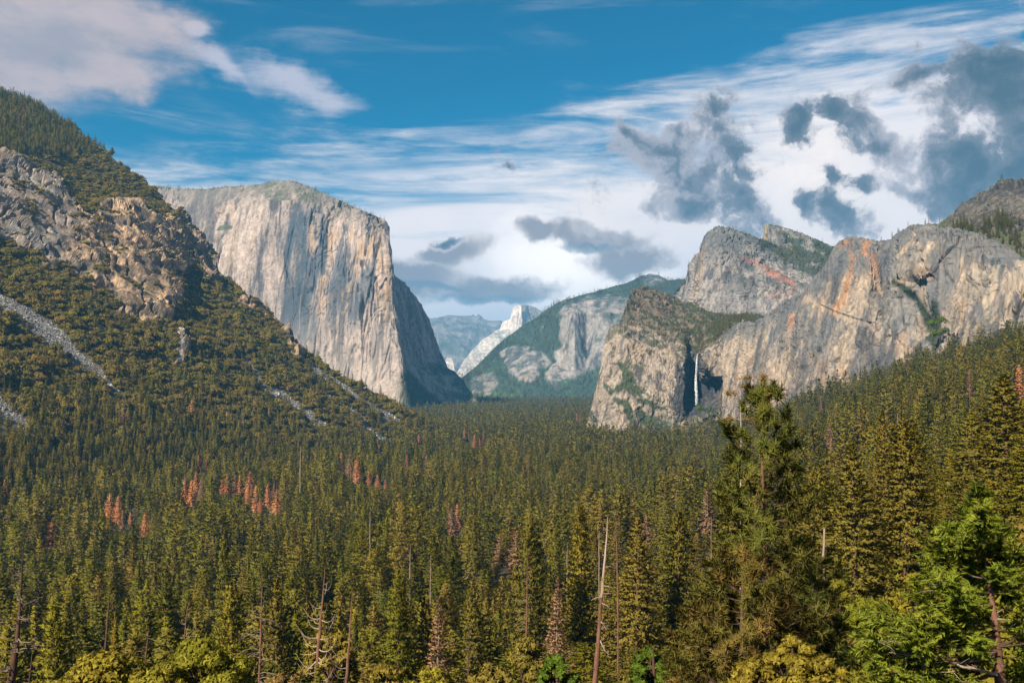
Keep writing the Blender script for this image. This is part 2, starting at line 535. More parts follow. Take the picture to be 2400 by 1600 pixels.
ALB = 0.46
def granite(P, pale, grey, dark, size, streak=8.0, seed=0.0, stain=0.5, tan=0.4, rust=0.0, tan_col=G_TAN):
    """albedo of a granite wall: pale rock, grey weathering, tan patches, vertical water stains, thin dirty joints"""
    a = 1.5 * fbm(P, size * 2.2, 4, 0.6, 2.0, seed)
    s = 1.5 * fbm(P, size * 0.42, 5, 0.66, streak, seed + 3.3)
    s2 = 1.5 * fbm(P, size * 1.3, 4, 0.6, streak * 0.8, seed + 12.7)
    t = 1.5 * fbm(P, size * 0.9, 5, 0.6, 3.5, seed + 21.9)
    fine = 1.5 * fbm(P, size * 0.12, 4, 0.7, 1.5, seed + 71.9)
    j1 = fbm(P, size * 0.45, 4, 0.55, 9.0, seed + 91.0)
    j2 = fbm(P, size * 0.9, 3, 0.5, 0.55, seed + 97.0)
    c = np.broadcast_to(np.asarray(pale, float), P.shape).copy()
    c = mixc(c, grey, sstep(a, -0.15, 0.45) * 0.85)
    c = mixc(c, tan_col, sstep(t, 0.0, 0.40) * tan)
    if rust > 0:
        r = 1.5 * fbm(P, size * 0.8, 4, 0.6, 2.6, seed + 57.0)
        c = mixc(c, G_RUST, sstep(r, 0.12, 0.5) * rust)
    c = mixc(c, dark, sstep(s2 + 0.6 * s, -0.04, 0.36) * stain)
    c = mixc(c, np.asarray(dark) * 0.9, sstep(s, 0.03, 0.28) * stain * 0.95)
    c = mixc(c, np.asarray(pale) * 1.15, sstep(-s, 0.10, 0.42) * 0.55)
    jt = np.maximum(sstep(-np.abs(j1), -0.030, -0.006), 0.8 * sstep(-np.abs(j2), -0.022, -0.005))
    c = mixc(c, np.asarray(dark) * 0.6, jt * 0.45 * sstep(a, -0.5, 0.3))
    return c * (ALB * (1.0 + 0.55 * fine))[..., None]

def plants(c, P, N, amount, size, col=V_GREEN, slope=0.42, seed=0.0):
    """scrub where the rock lies back far enough to hold soil"""
    n = fbm(P, size, 4, 0.6, 1.0, seed + 5.0)
    m = sstep(N[..., 2] + 0.38 * n, slope, slope + 0.16) * amount
    return mixc(c, col, m), m

# ------------------------------------------------------------------ the great monolith and its shaded east side
NOSE_Y = [505, 515, 624, 680, 729, 780, 831, 882, 951, 1000]
NOSE_X = [-2, 0, 7, 6, 13, 21, 31, 39, 54, 62]
def nose_shear(px, py):
    return np.interp(py, NOSE_Y, NOSE_X) * sstep(px, 560, 900)
EC_TOP = [(280, 440), (365, 436), (416, 441), (478, 443), (518, 438), (562, 436), (608, 432), (641, 424), (684, 424), (710, 431), (738, 443),
          (774, 459), (799, 469), (837, 487), (871, 502), (895, 512), (902, 517), (905, 526), (906, 622), (913, 640), (937, 663), (961, 688), (979, 714), (988, 747),
          (993, 783), (999, 813), (1011, 849), (1014, 862), (1028, 870), (1041, 885), (1055, 915), (1065, 936), (1075, 951), (1095, 975)]
EC_COLS = [
    (280, [(440, 4900), (700, 4750), (990, 4650)]),
    (500, [(440, 4700), (520, 4600), (700, 4520), (990, 4430)]),
    (620, [(425, 4640), (470, 4500), (700, 4400), (900, 4310), (990, 4270)]),
    (690, [(425, 4600), (470, 4470), (700, 4390), (900, 4290), (990, 4230)]),
    (720, [(440, 4560), (480, 4420), (700, 4310), (900, 4230), (990, 4170)]),
    (820, [(480, 4450), (520, 4350), (700, 4250), (850, 4190), (990, 4090)]),
    (900, [(510, 4340), (540, 4270), (700, 4190), (850, 4120), (990, 4000)]),
    (905.5, [(515, 4345), (540, 4280), (700, 4200), (850, 4130), (990, 4010)]),
    (914, [(620, 4520), (850, 4360), (900, 4240), (990, 4110)]),
    (940, [(660, 4760), (850, 4620), (880, 4480), (990, 4280)]),
    (970, [(700, 4980), (850, 4820), (880, 4640), (990, 4380)]),
    (1000, [(815, 5120), (850, 4980), (880, 4740), (990, 4450)]),
    (1014, [(860, 5020), (880, 4800), (990, 4470)]),
    (1045, [(888, 4860), (990, 4520)]),
    (1095, [(951, 4680), (990, 4600)])]
_ecr = cliff_relief(13.0, 110.0, 9.0, 1.7, 0.7)
def ec_relief(P, px, py):
    r = _ecr(P, px, py)
    # deep flutes right of the big corner, smoother slabs left of it and low down
    fl = fbm(P, 70.0, 3, 0.5, 14.0, 8.8, ridged=True)
    m = sstep(px, 650, 740) * (1 - sstep(py, 720, 900))
    return r * (0.55 + 0.65 * m) + 16.0 * fl * m
def EC_WOOD(P, px, py):
    n = fbm(P, 130.0, 4, 0.6, 1.0, 66.0)
    wood = sstep(py + 22 * n, 868, 884) * sstep(px, 925, 950) * (1 - sstep(px + 60 * n - (py - 900) * 1.15, 985, 1015))
    return np.clip(np.maximum(wood, sstep(py + 22 * n + (px - 1120) * 0.35, 915, 935) * sstep(px, 950, 990)), 0, 1)
def ec_colour(P, px, py, N):
    c = granite(P, [0.60, 0.485, 0.42], [0.40, 0.335, 0.30], [0.095, 0.097, 0.106], 150.0, 18.0, 2.0, 0.72, 0.40, tan_col=np.array([0.48, 0.355, 0.24]))
    wob = 14 * perlin(py / 60.0, px / 90.0, 3.0)
    # corner of dark water streaks with its relief shade painted in, and the streaked upper wall of the prow
    st = fbm(P, 46.0, 4, 0.6, 16.0, 40.0)
    st2 = fbm(P, 120.0, 3, 0.6, 9.0, 44.0)
    band = np.exp(-((px + wob - 712) / 42.0) ** 2) * sstep(py, 455, 520) * (1 - sstep(py, 760, 860))
    band = np.maximum(band, 0.75 * np.exp(-((px + wob - 665) / 16.0) ** 2) * sstep(py, 650, 690) * (1 - sstep(py, 760, 840)))
    band = np.maximum(band, 0.8 * np.exp(-((px + wob * 0.5 - 822) / 26.0) ** 2) * sstep(py, 560, 620) * (1 - sstep(py, 720, 800)))
    upper = sstep(px, 690, 730) * (1 - sstep(px, 900, 925)) * sstep(py, 500, 540) * (1 - sstep(py, 690, 790))
    c = mixc(c, [0.045, 0.058, 0.075], np.clip(band * (1.0 + 2.2 * st), 0, 0.92))
    c = mixc(c, [0.060, 0.070, 0.082], np.clip(upper * sstep(st + 0.5 * st2, -0.02, 0.22) * 0.85, 0, 1))
    c = mixc(c, [0.27, 0.185, 0.11], np.clip(upper * sstep(-st, 0.04, 0.30) * 0.75, 0, 1))
    # grey weathered cap
    top = np.interp(px, [p[0] for p in EC_TOP[:17]], [p[1] for p in EC_TOP[:17]])
    cap = (1 - sstep(py - top + 16 * st2, 10, 60)) * (1 - sstep(px, 880, 905))
    c = mixc(c, [0.105, 0.098, 0.088], cap * 0.75)
    # pale apron
    ap = sstep(py, 700, 860) * (1 - sstep(px, 940, 955))
    c = mixc(c, [0.25, 0.215, 0.185], ap * 0.40)
    # east wall in shade: the cool grey of its shade is painted in
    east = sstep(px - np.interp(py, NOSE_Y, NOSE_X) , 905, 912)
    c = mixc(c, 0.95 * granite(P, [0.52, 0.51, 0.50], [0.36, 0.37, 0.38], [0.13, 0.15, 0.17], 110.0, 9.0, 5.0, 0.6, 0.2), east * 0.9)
    # wooded ledge (small dark triangle high on the face) and wooded foot of the east side
    led = in_poly(px + 4 * st * 6, py, [(507, 541), (520, 527), (548, 529), (545, 536), (520, 541)])
    c = mixc(c, [0.055, 0.075, 0.045], led * 0.9)
    n = fbm(P, 130.0, 4, 0.6, 1.0, 66.0)
    c = mixc(c, [0.030, 0.042, 0.028], EC_WOOD(P, px, py) * 0.93)
    slab = np.clip(1.3 * line_mask(px + 8 * n, py, [(1002, 845, 5), (1035, 880, 12), (1075, 925, 20), (1110, 950, 18)]), 0, 1)
    c = mixc(c, [0.26, 0.245, 0.23], slab * (0.45 + 0.45 * sstep(n, -0.3, 0.3)))
    c, _ = plants(c, P, N, 0.8, 45.0, np.array([0.06, 0.07, 0.04]), 0.66, 3.0)
    return c
ec_px = np.concatenate([np.linspace(290, 640, 190), np.linspace(641.5, 902, 230), np.linspace(902.8, 916, 26), np.linspace(917, 1095, 130)])
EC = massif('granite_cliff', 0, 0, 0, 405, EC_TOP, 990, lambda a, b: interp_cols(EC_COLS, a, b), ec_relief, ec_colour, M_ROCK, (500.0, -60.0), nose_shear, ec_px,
            rough=0.35, label='huge pale granite monolith with a sheer streaked face and a blunt prow', category='cliff')

# ------------------------------------------------------------------ far mountains up the valley
def soft_relief(amp, size, seed):
    def f(P, px, py):
        return amp * (fbm(P, size, 5, 0.55, 1.6, seed) + 0.6 * fbm(P, size * 0.5, 4, 0.55, 3.0, seed + 4, ridged=True))
    return f
CR_TOP = [(960, 752), (1005, 748), (1053, 740), (1104, 740), (1109, 737), (1113, 741), (1117, 741), (1122, 737), (1135, 748), (1155, 753), (1175, 754), (1215, 775)]
def cr_colour(P, px, py, N):
    c = granite(P, [0.34, 0.33, 0.33], [0.26, 0.27, 0.28], [0.15, 0.18, 0.19], 900.0, 1.5, 3.0, 0.5, 0.1)
    n = fbm(P, 800.0, 4, 0.6, 1.0, 2.0)
    return mixc(c, [0.05, 0.075, 0.06], sstep(n + (py - 800) * 0.001, 0.0, 0.3) * 0.7)
massif('far_mountain', 960, 1215, 150, 110, CR_TOP, 970, lambda a, b: np.interp(b, [735, 800, 970], [17500, 15500, 13500]) + (a - 1100) * 3, soft_relief(130.0, 1500.0, 2.0), cr_colour,
       M_ROCK_FAR, (1500, -300), label='far blue mountain ridge with two small summit teeth', category='mountain')

HD_TOP = [(1150, 800), (1160, 790), (1170, 776), (1178, 754), (1196, 748), (1200, 729), (1205, 718), (1212, 715), (1237, 715), (1248, 718), (1257, 722), (1272, 731), (1290, 746), (1310, 768)]
HD_COLS = [(1150, [(715, 12600), (900, 12300)]), (1178, [(745, 12500), (900, 12250)]), (1200, [(715, 12500), (740, 12400), (900, 12200)]),
           (1222, [(715, 12600), (730, 12460), (900, 12250)]), (1240, [(715, 12900), (760, 12600), (900, 12400)]), (1310, [(715, 13600), (900, 13000)])]
def hd_colour(P, px, py, N):
    return 1.6 * granite(P, [0.66, 0.58, 0.52], [0.50, 0.45, 0.42], [0.24, 0.25, 0.27], 260.0, 7.0, 4.0, 0.4, 0.3)
massif('dome_peak', 1150, 1310, 130, 120, HD_TOP, 900, lambda a, b: interp_cols(HD_COLS, a, b), cliff_relief(9.0, 240.0, 6.0, 3.0), hd_colour, M_ROCK_FAR, (900, -250),
       label='small sunlit dome with a sheer cut face far up the valley', category='mountain')

WS_TOP = [(1040, 862), (1046, 839), (1058, 838), (1063, 850), (1066, 878), (1070, 876), (1084, 850), (1104, 822), (1130, 796), (1150, 784), (1168, 771), (1195, 772), (1215, 790)]
def ws_colour(P, px, py, N):
    c = 1.25 * granite(P, [0.74, 0.68, 0.62], [0.62, 0.58, 0.55], [0.34, 0.36, 0.38], 240.0, 3.0, 6.0, 0.3, 0.15)
    n = fbm(P, 240.0, 4, 0.6, 1.0, 9.0)
    return mixc(c, [0.10, 0.13, 0.12], sstep(n + (px - 1120) * 0.004, 0.16, 0.34) * 0.7)
massif('granite_slab', 1040, 1215, 130, 110, WS_TOP, 960, lambda a, b: 9300 + (900 - b) * 9 + (a - 1060) * 2, cliff_relief(10.0, 300.0, 2.5, 5.0), ws_colour, M_ROCK_FAR, (700, -200),
       label='bright white bare granite slab below the far dome', category='cliff')

FR_TOP = [(1050, 935), (1084, 884), (1124, 851), (1155, 818), (1181, 795), (1216, 769), (1257, 744), (1283, 724), (1308, 709), (1334, 699), (1385, 686), (1436, 671), (1470, 662), (1488, 653),
          (1505, 646), (1523, 643), (1540, 644), (1550, 648), (1564, 656), (1602, 654), (1660, 650)]
FR_COLS = [(1050, [(930, 6350), (1000, 6150)]), (1100, [(870, 6700), (900, 6450), (960, 6200), (1000, 6050)]), (1180, [(795, 7100), (880, 6500), (955, 6050), (1000, 5950)]),
           (1250, [(745, 7250), (850, 6480), (880, 6340), (955, 6000), (1000, 5900)]), (1318, [(700, 7100), (740, 6560), (860, 6440), (960, 5950), (1000, 5850)]),
           (1345, [(695, 7200), (735, 6500), (870, 6350), (960, 5950), (1000, 5850)]), (1375, [(690, 7200), (735, 6640), (870, 6400), (960, 5900), (1000, 5800)]),
           (1410, [(684, 7300), (740, 6480), (890, 6300), (960, 5900), (1000, 5800)]), (1520, [(643, 7700), (690, 6950), (740, 6450), (890, 6250), (960, 5850), (1000, 5750)]),
           (1660, [(650, 7600), (700, 6600), (955, 5850), (1000, 5750)])]
def fr_masks(P, px, py):
    n = fbm(P, 260.0, 5, 0.6, 1.3, 12.0)
    nw = fbm(P, 90.0, 4, 0.6, 2.0, 15.0)
    x, y = px + 26 * n + 14 * nw, py + 34 * n + 16 * nw
    rock = in_poly(x, y, [(1304, 748), (1318, 712), (1352, 706), (1375, 690), (1440, 700), (1470, 760), (1440, 860), (1392, 872), (1350, 880), (1290, 905), (1275, 880), (1300, 845), (1318, 812)]) * 1.0
    rock = np.maximum(rock, in_poly(x, y, [(1180, 838), (1215, 812), (1268, 822), (1290, 845), (1262, 870), (1240, 886), (1208, 882), (1190, 868)]) * 1.0)
    rock = np.maximum(rock, in_poly(x, y, [(1105, 885), (1160, 882), (1172, 905), (1160, 930), (1108, 930)]) * 0.8)
    rock = np.maximum(rock, in_poly(x, y, [(1495, 652), (1523, 640), (1560, 652), (1550, 668), (1512, 668)]) * 0.9)
    rock = np.maximum(rock, in_poly(x, y, [(1440, 700), (1540, 690), (1560, 760), (1440, 800)]) * 0.7)
    return rock, n
def fr_relief(P, px, py):
    rock, n = fr_masks(P, px, py)
    r = blur2(rock, 3)
    return 26 * fbm(P, 420.0, 4, 0.5, 1.5, 4.0) + r * 30 * fbm(P, 200.0, 4, 0.55, 5.0, 6.0, ridged=True) + (1 - r) * 9 * fbm(P, 40.0, 3, 0.6, 1.0, 3.0)
def fr_colour(P, px, py, N):
    rock, n = fr_masks(P, px, py)
    c = 0.85 * granite(P, [0.50, 0.46, 0.43], [0.35, 0.33, 0.32], [0.10, 0.125, 0.135], 190.0, 8.0, 9.0, 0.75, 0.35)
    n2 = fbm(P, 90.0, 4, 0.6, 1.0, 19.0)
    veg = np.clip(1 - blur2(rock, 1) + sstep(n2, 0.12, 0.34) * 0.75, 0, 1)
    bare = sstep(n2 + 0.4 * n, 0.36, 0.5) * 0.8
    veg = veg * (1 - bare * (rock < 0.5) * sstep(py, 700, 760))
    green = mixc(np.broadcast_to(np.array([0.030, 0.048, 0.034]), P.shape), [0.045, 0.090, 0.040], sstep(n, 0.0, 0.4) * sstep(py, 820, 900))
    return mixc(c, green, veg)
FR = massif('forested_ridge', 1050, 1660, 350, 205, FR_TOP, 1000, lambda a, b: interp_cols(FR_COLS, a, b), fr_relief, fr_colour, M_ROCK_FAR, (900, -150),
            rough=0.5, label='hazy blue-green forested ridge with pale granite faces across the valley', category='mountain')

# ------------------------------------------------------------------ cathedral peaks
MC_TOP = [(1572, 700), (1584, 678), (1594, 668), (1605, 658), (1615, 622), (1625, 602), (1639, 589), (1643, 570), (1648, 554), (1656, 545), (1666, 538), (1684, 530), (1700, 532), (1717, 536), (1755, 548),
          (1781, 559), (1795, 562), (1830, 582), (1880, 596), (1930, 612), (1990, 640)]
MC_COLS = [(1572, [(660, 3650), (780, 3500)]), (1605, [(658, 3420), (780, 3280)]), (1640, [(570, 3330), (600, 3250), (700, 3140), (800, 3090)]), (1690, [(530, 3300), (560, 3220), (600, 3140), (700, 3060), (800, 3000)]),
           (1760, [(548, 3330), (600, 3170), (700, 3040), (800, 2950)]), (1830, [(580, 3420), (640, 3130), (700, 3010), (800, 2920)]), (1990, [(620, 3350), (700, 2960), (800, 2850)])]
def mc_colour(P, px, py, N):
    c = granite(P, [0.40, 0.365, 0.345], [0.26, 0.25, 0.25], [0.085, 0.095, 0.11], 80.0, 4.5, 14.0, 0.75, 0.25)
    n = fbm(P, 70.0, 4, 0.6, 1.5, 61.0)
    # grey weathered top, rusty scar, paler lower slabs
    c = mixc(c, [0.075, 0.08, 0.088], (1 - sstep(py + 40 * n, 560, 640)) * 0.75)
    scar = np.clip(1.6 * line_mask(px + 10 * n, py + 14 * n, [(1798, 634, 10), (1830, 648, 18), (1862, 668, 10)]), 0, 1)
    scar = np.maximum(scar, 0.7 * np.clip(1.5 * line_mask(px + 10 * n, py + 14 * n, [(1735, 600, 5), (1760, 612, 10), (1790, 626, 8)]), 0, 1))
    scar = np.maximum(scar, 0.6 * np.clip(1.5 * line_mask(px, py + 22 * n, [(1800, 690, 18), (1850, 690, 22)]), 0, 1))
    c = mixc(c, [0.26, 0.10, 0.062], scar * (0.4 + 0.5 * sstep(n, -0.1, 0.3)))
    low = sstep(py + 30 * n, 640, 700)
    c = mixc(c, [0.23, 0.21, 0.20], low * 0.35)
    edge = np.exp(-((px - np.interp(py, [560, 620, 700], [1652, 1640, 1628])) / 9.0) ** 2) * sstep(py, 560, 600)
    c = mixc(c, [0.25, 0.185, 0.12], edge * 0.5)
    wood = in_poly(px + 14 * n, py + 10 * n, [(1775, 560), (1800, 566), (1860, 590), (1990, 600), (1990, 690), (1925, 648), (1870, 630), (1820, 612), (1785, 590)])
    wood = wood * sstep(n, -0.35, -0.05)
    c = mixc(c, [0.028, 0.038, 0.024], np.clip(wood * 0.9, 0, 1))
    dash = fbm(P, 26.0, 3, 0.6, 1.0, 77.0)
    c = mixc(c, [0.05, 0.06, 0.045], sstep(dash + 0.5 * N[..., 2], 0.48, 0.6) * 0.85)
    return c
MC = massif('cathedral_rock', 1572, 1990, 330, 260, MC_TOP, 815, lambda a, b: interp_cols(MC_COLS, a, b), cliff_relief(10.0, 60.0, 3.0, 21.0, 1.6), mc_colour, M_ROCK, (220, -90),
            rough=0.9, label='broad grey granite tower with a rust red scar', category='cliff')

HC_TOP = [(1780, 640), (1787, 575), (1790, 534), (1793, 527), (1799, 524), (1819, 527), (1857, 538), (1896, 554), (1926, 566), (1947, 575), (1975, 583), (2010, 600)]
HC_COLS = [(1780, [(524, 3950), (650, 3900)]), (1790, [(524, 3760), (650, 3700)]), (1800, [(524, 3700), (650, 3560)]), (1860, [(538, 3720), (650, 3440)]), (2010, [(580, 3700), (660, 3380)])]
def hc_colour(P, px, py, N):
    c = granite(P, [0.30, 0.29, 0.27], [0.22, 0.22, 0.21], [0.10, 0.11, 0.12], 60.0, 3.0, 24.0, 0.5, 0.3)
    n = fbm(P, 60.0, 4, 0.6, 1.0, 91.0)
    c = mixc(c, [0.028, 0.040, 0.024], sstep(n + (py - 565) * 0.006 + (px - 1850) * 0.002, -0.05, 0.2) * 0.9)
    return mixc(c, [0.24, 0.19, 0.115], (1 - sstep(px, 1794, 1803)) * 0.9)  # left face: its warm sunlight is painted into the rock colour
HC = massif('cathedral_spire', 1780, 2010, 170, 110, HC_TOP, 665, lambda a, b: interp_cols(HC_COLS, a, b), cliff_relief(8.0, 60.0, 2.0, 33.0, 1.5), hc_colour, M_ROCK, (160, -80),
            rough=0.8, label='dark scrub-covered summit with a cut off left edge behind the grey tower', category='cliff')

# ------------------------------------------------------------------ lower buttress with the waterfall alcove
LB_TOP = [(1372, 1005), (1385, 965), (1393, 920), (1401, 883), (1412, 845), (1419, 819), (1421, 788), (1431, 765), (1440, 760), (1452, 757), (1462, 730), (1467, 712), (1472, 699), (1482, 679), (1498, 672), (1513, 673), (1539, 681),
          (1577, 692), (1590, 702), (1620, 712), (1660, 728), (1700, 738), (1760, 735), (1830, 735)]
LB_COLS = [(1372, [(960, 2600), (1010, 2560)]), (1385, [(880, 2560), (965, 2490), (1010, 2470)]), (1402, [(800, 2560), (880, 2460), (1010, 2390)]), (1425, [(700, 2660), (770, 2500), (880, 2410), (1010, 2340)]),
           (1470, [(672, 2680), (700, 2600), (760, 2480), (790, 2420), (900, 2350), (950, 2320), (1010, 2280)]), (1540, [(680, 2860), (740, 2620), (790, 2440), (820, 2390), (900, 2345), (1010, 2265)]),
           (1585, [(700, 2960), (750, 2740), (800, 2450), (830, 2400), (900, 2350), (960, 2325), (1010, 2270)]),
           (1603, [(700, 2970), (760, 2740), (806, 2460), (826, 2420), (850, 2395), (960, 2330), (1010, 2270)]),
           (1614, [(700, 2990), (780, 2700), (818, 2560), (826, 2530), (870, 2510), (930, 2480), (965, 2380), (1010, 2270)]),
           (1640, [(700, 3010), (780, 2700), (822, 2570), (830, 2540), (930, 2490), (965, 2380), (1010, 2270)]),
           (1652, [(710, 3020), (780, 2640), (812, 2420), (826, 2375), (860, 2350), (875, 2400), (890, 2480), (935, 2470), (965, 2370), (1010, 2270)]),
           (1676, [(715, 3040), (770, 2680), (803, 2380), (826, 2340), (880, 2325), (892, 2440), (930, 2430), (955, 2340), (1010, 2250)]),
           (1698, [(720, 3050), (760, 2640), (785, 2345), (860, 2310), (900, 2305), (920, 2300), (960, 2280), (1010, 2240)]),
           (1720, [(735, 3050), (757, 2400), (900, 2290), (1010, 2230)]), (1830, [(735, 3080), (800, 2700), (1010, 2500)])]
_lbr = cliff_relief(7.0, 45.0, 3.0, 41.0, 1.6)
LB_SLOPE = [(1470, 700), (1500, 668), (1590, 690), (1700, 730), (1840, 725), (1840, 760), (1735, 752), (1692, 785), (1645, 822), (1618, 826), (1600, 806), (1560, 790), (1520, 772), (1480, 760)]
def lb_colour(P, px, py, N):
    c = granite(P, [0.45, 0.375, 0.305], [0.31, 0.27, 0.23], [0.085, 0.085, 0.088], 56.0, 6.0, 44.0, 0.68, 0.55, 0.12)
    n = fbm(P, 50.0, 4, 0.6, 1.3, 93.0)
    n2 = fbm(P, 20.0, 3, 0.6, 1.0, 96.0)
    x, y = px + 12 * n, py + 12 * n
    slope = in_poly(x, y, LB_SLOPE) * 1.0
    brown = mixc(np.broadcast_to(np.array([0.12, 0.095, 0.070]), P.shape), [0.042, 0.048, 0.024], np.clip(sstep(n2 + 0.7 * n + (px - 1560) * 0.0032, -0.05, 0.22), 0, 1) * 0.93)
    c = mixc(c, brown, slope)
    # dark green gully woods on the buttress face
    g = np.maximum.reduce([line_mask(px + 8 * n2, py + 8 * n, p) for p in (
        [(1455, 855, 8), (1470, 880, 18), (1478, 905, 20), (1500, 935, 12), (1530, 950, 10), (1560, 958, 6)],
        [(1465, 900, 12), (1430, 920, 9), (1420, 905, 6)], [(1480, 900, 9), (1520, 930, 8)], [(1440, 935, 7), (1470, 950, 10), (1480, 985, 10)], [(1495, 960, 8), (1510, 985, 14), (1560, 1000, 22)],
        [(1385, 960, 4), (1398, 985, 8)])])
    c = mixc(c, [0.030, 0.045, 0.022], np.clip(2.2 * g, 0, 0.95) * sstep(n2, -0.5, -0.1))
    c = mixc(c, [0.035, 0.045, 0.024], sstep(n2 + 0.55 * N[..., 2], 0.44, 0.56) * 0.8)
    # dark top left rim and water-blackened alcove
    rim = np.clip(1.4 * line_mask(x, y, [(1425, 790, 12), (1440, 768, 14), (1470, 745, 16), (1480, 690, 16)]), 0, 1)
    c = mixc(c, [0.075, 0.075, 0.055], rim * 0.7)
    wet = in_poly(px + 5 * n + 3 * n2, py + 7 * n, [(1618, 826), (1646, 830), (1650, 855), (1648, 900), (1664, 886), (1694, 890), (1680, 935), (1672, 958), (1640, 972), (1600, 978), (1574, 955), (1580, 925), (1588, 895), (1594, 870), (1606, 845)])
    c = mixc(c, [0.026, 0.028, 0.034], wet * (0.70 + 0.28 * sstep(n2 + n, -0.15, 0.15)))
    return c
LB = massif('waterfall_cliff', 1372, 1830, 400, 330, LB_TOP, 1012, lambda a, b: interp_cols(LB_COLS, a, b), _lbr, lb_colour, M_ROCK, (120, -60),
            rough=1.0, label='brown granite buttress with a dark alcove behind the waterfall', category='cliff')

# ------------------------------------------------------------------ long leaning wall on the right
LW_TOP = [(1694, 784), (1730, 757), (1768, 752), (1794, 742), (1809, 727), (1845, 701), (1883, 691), (1897, 672), (1908, 655), (1912, 648), (1933, 620), (1953, 584), (1963, 566), (1979, 559),
          (2004, 553), (2030, 556), (2045, 563), (2058, 563), (2088, 560), (2101, 545), (2116, 537), (2132, 530), (2152, 525), (2200, 533), (2240, 536), (2290, 545), (2340, 568), (2380, 590), (2430, 620), (2520, 650)]
LW_COLS = [(1694, [(784, 2322), (860, 2288), (1010, 2215)]), (1720, [(757, 2290), (900, 2220), (1010, 2160)]), (1800, [(740, 2160), (860, 2090), (1010, 2020)]), (1845, [(700, 2100), (860, 2030), (1010, 1970)]),
           (1900, [(655, 2060), (720, 2000), (800, 1970), (1010, 1880)]), (1960, [(566, 2010), (600, 1950), (750, 1880), (1010, 1800)]), (2040, [(556, 1930), (590, 1850), (720, 1800), (1010, 1730)]),
           (2070, [(556, 1940), (600, 1860), (680, 1840), (760, 1780), (1010, 1710)]), (2110, [(540, 1900), (575, 1790), (680, 1760), (700, 1770), (1010, 1660)]), (2170, [(530, 1850), (560, 1740), (640, 1710), (660, 1735), (760, 1730), (1010, 1600)]),
           (2200, [(533, 1830), (570, 1700), (700, 1690), (780, 1690), (1010, 1580)]), (2300, [(545, 1740), (575, 1620), (700, 1590), (780, 1560), (1010, 1500)]), (2360, [(580, 1640), (620, 1560), (780, 1530), (1010, 1450)]), (2520, [(650, 1500), (1010, 1350)])]
_lwr = cliff_relief(8.0, 55.0, 5.0, 51.0, 0.8)
def lw_relief(P, px, py):
    r = _lwr(P, px, py)
    crack = np.clip(line_mask(px, py, [(2250, 560, 3), (2225, 588, 4), (2200, 618, 5), (2188, 640, 3)]), 0, 1)
    led = np.clip(line_mask(px, py, [(1925, 712, 3), (1960, 728, 4), (2010, 745, 4), (2055, 758, 3)]), 0, 1)
    gul = np.clip(line_mask(px, py, [(2095, 655, 6), (2120, 680, 12), (2150, 720, 18), (2175, 770, 18)]), 0, 1)
    gul2 = np.clip(line_mask(px, py, [(2085, 690, 4), (2080, 730, 7), (2085, 770, 5)]), 0, 1)
    return r - 7 * crack + 4 * led - 13 * blur2(gul, 4) - 6 * blur2(gul2, 3)
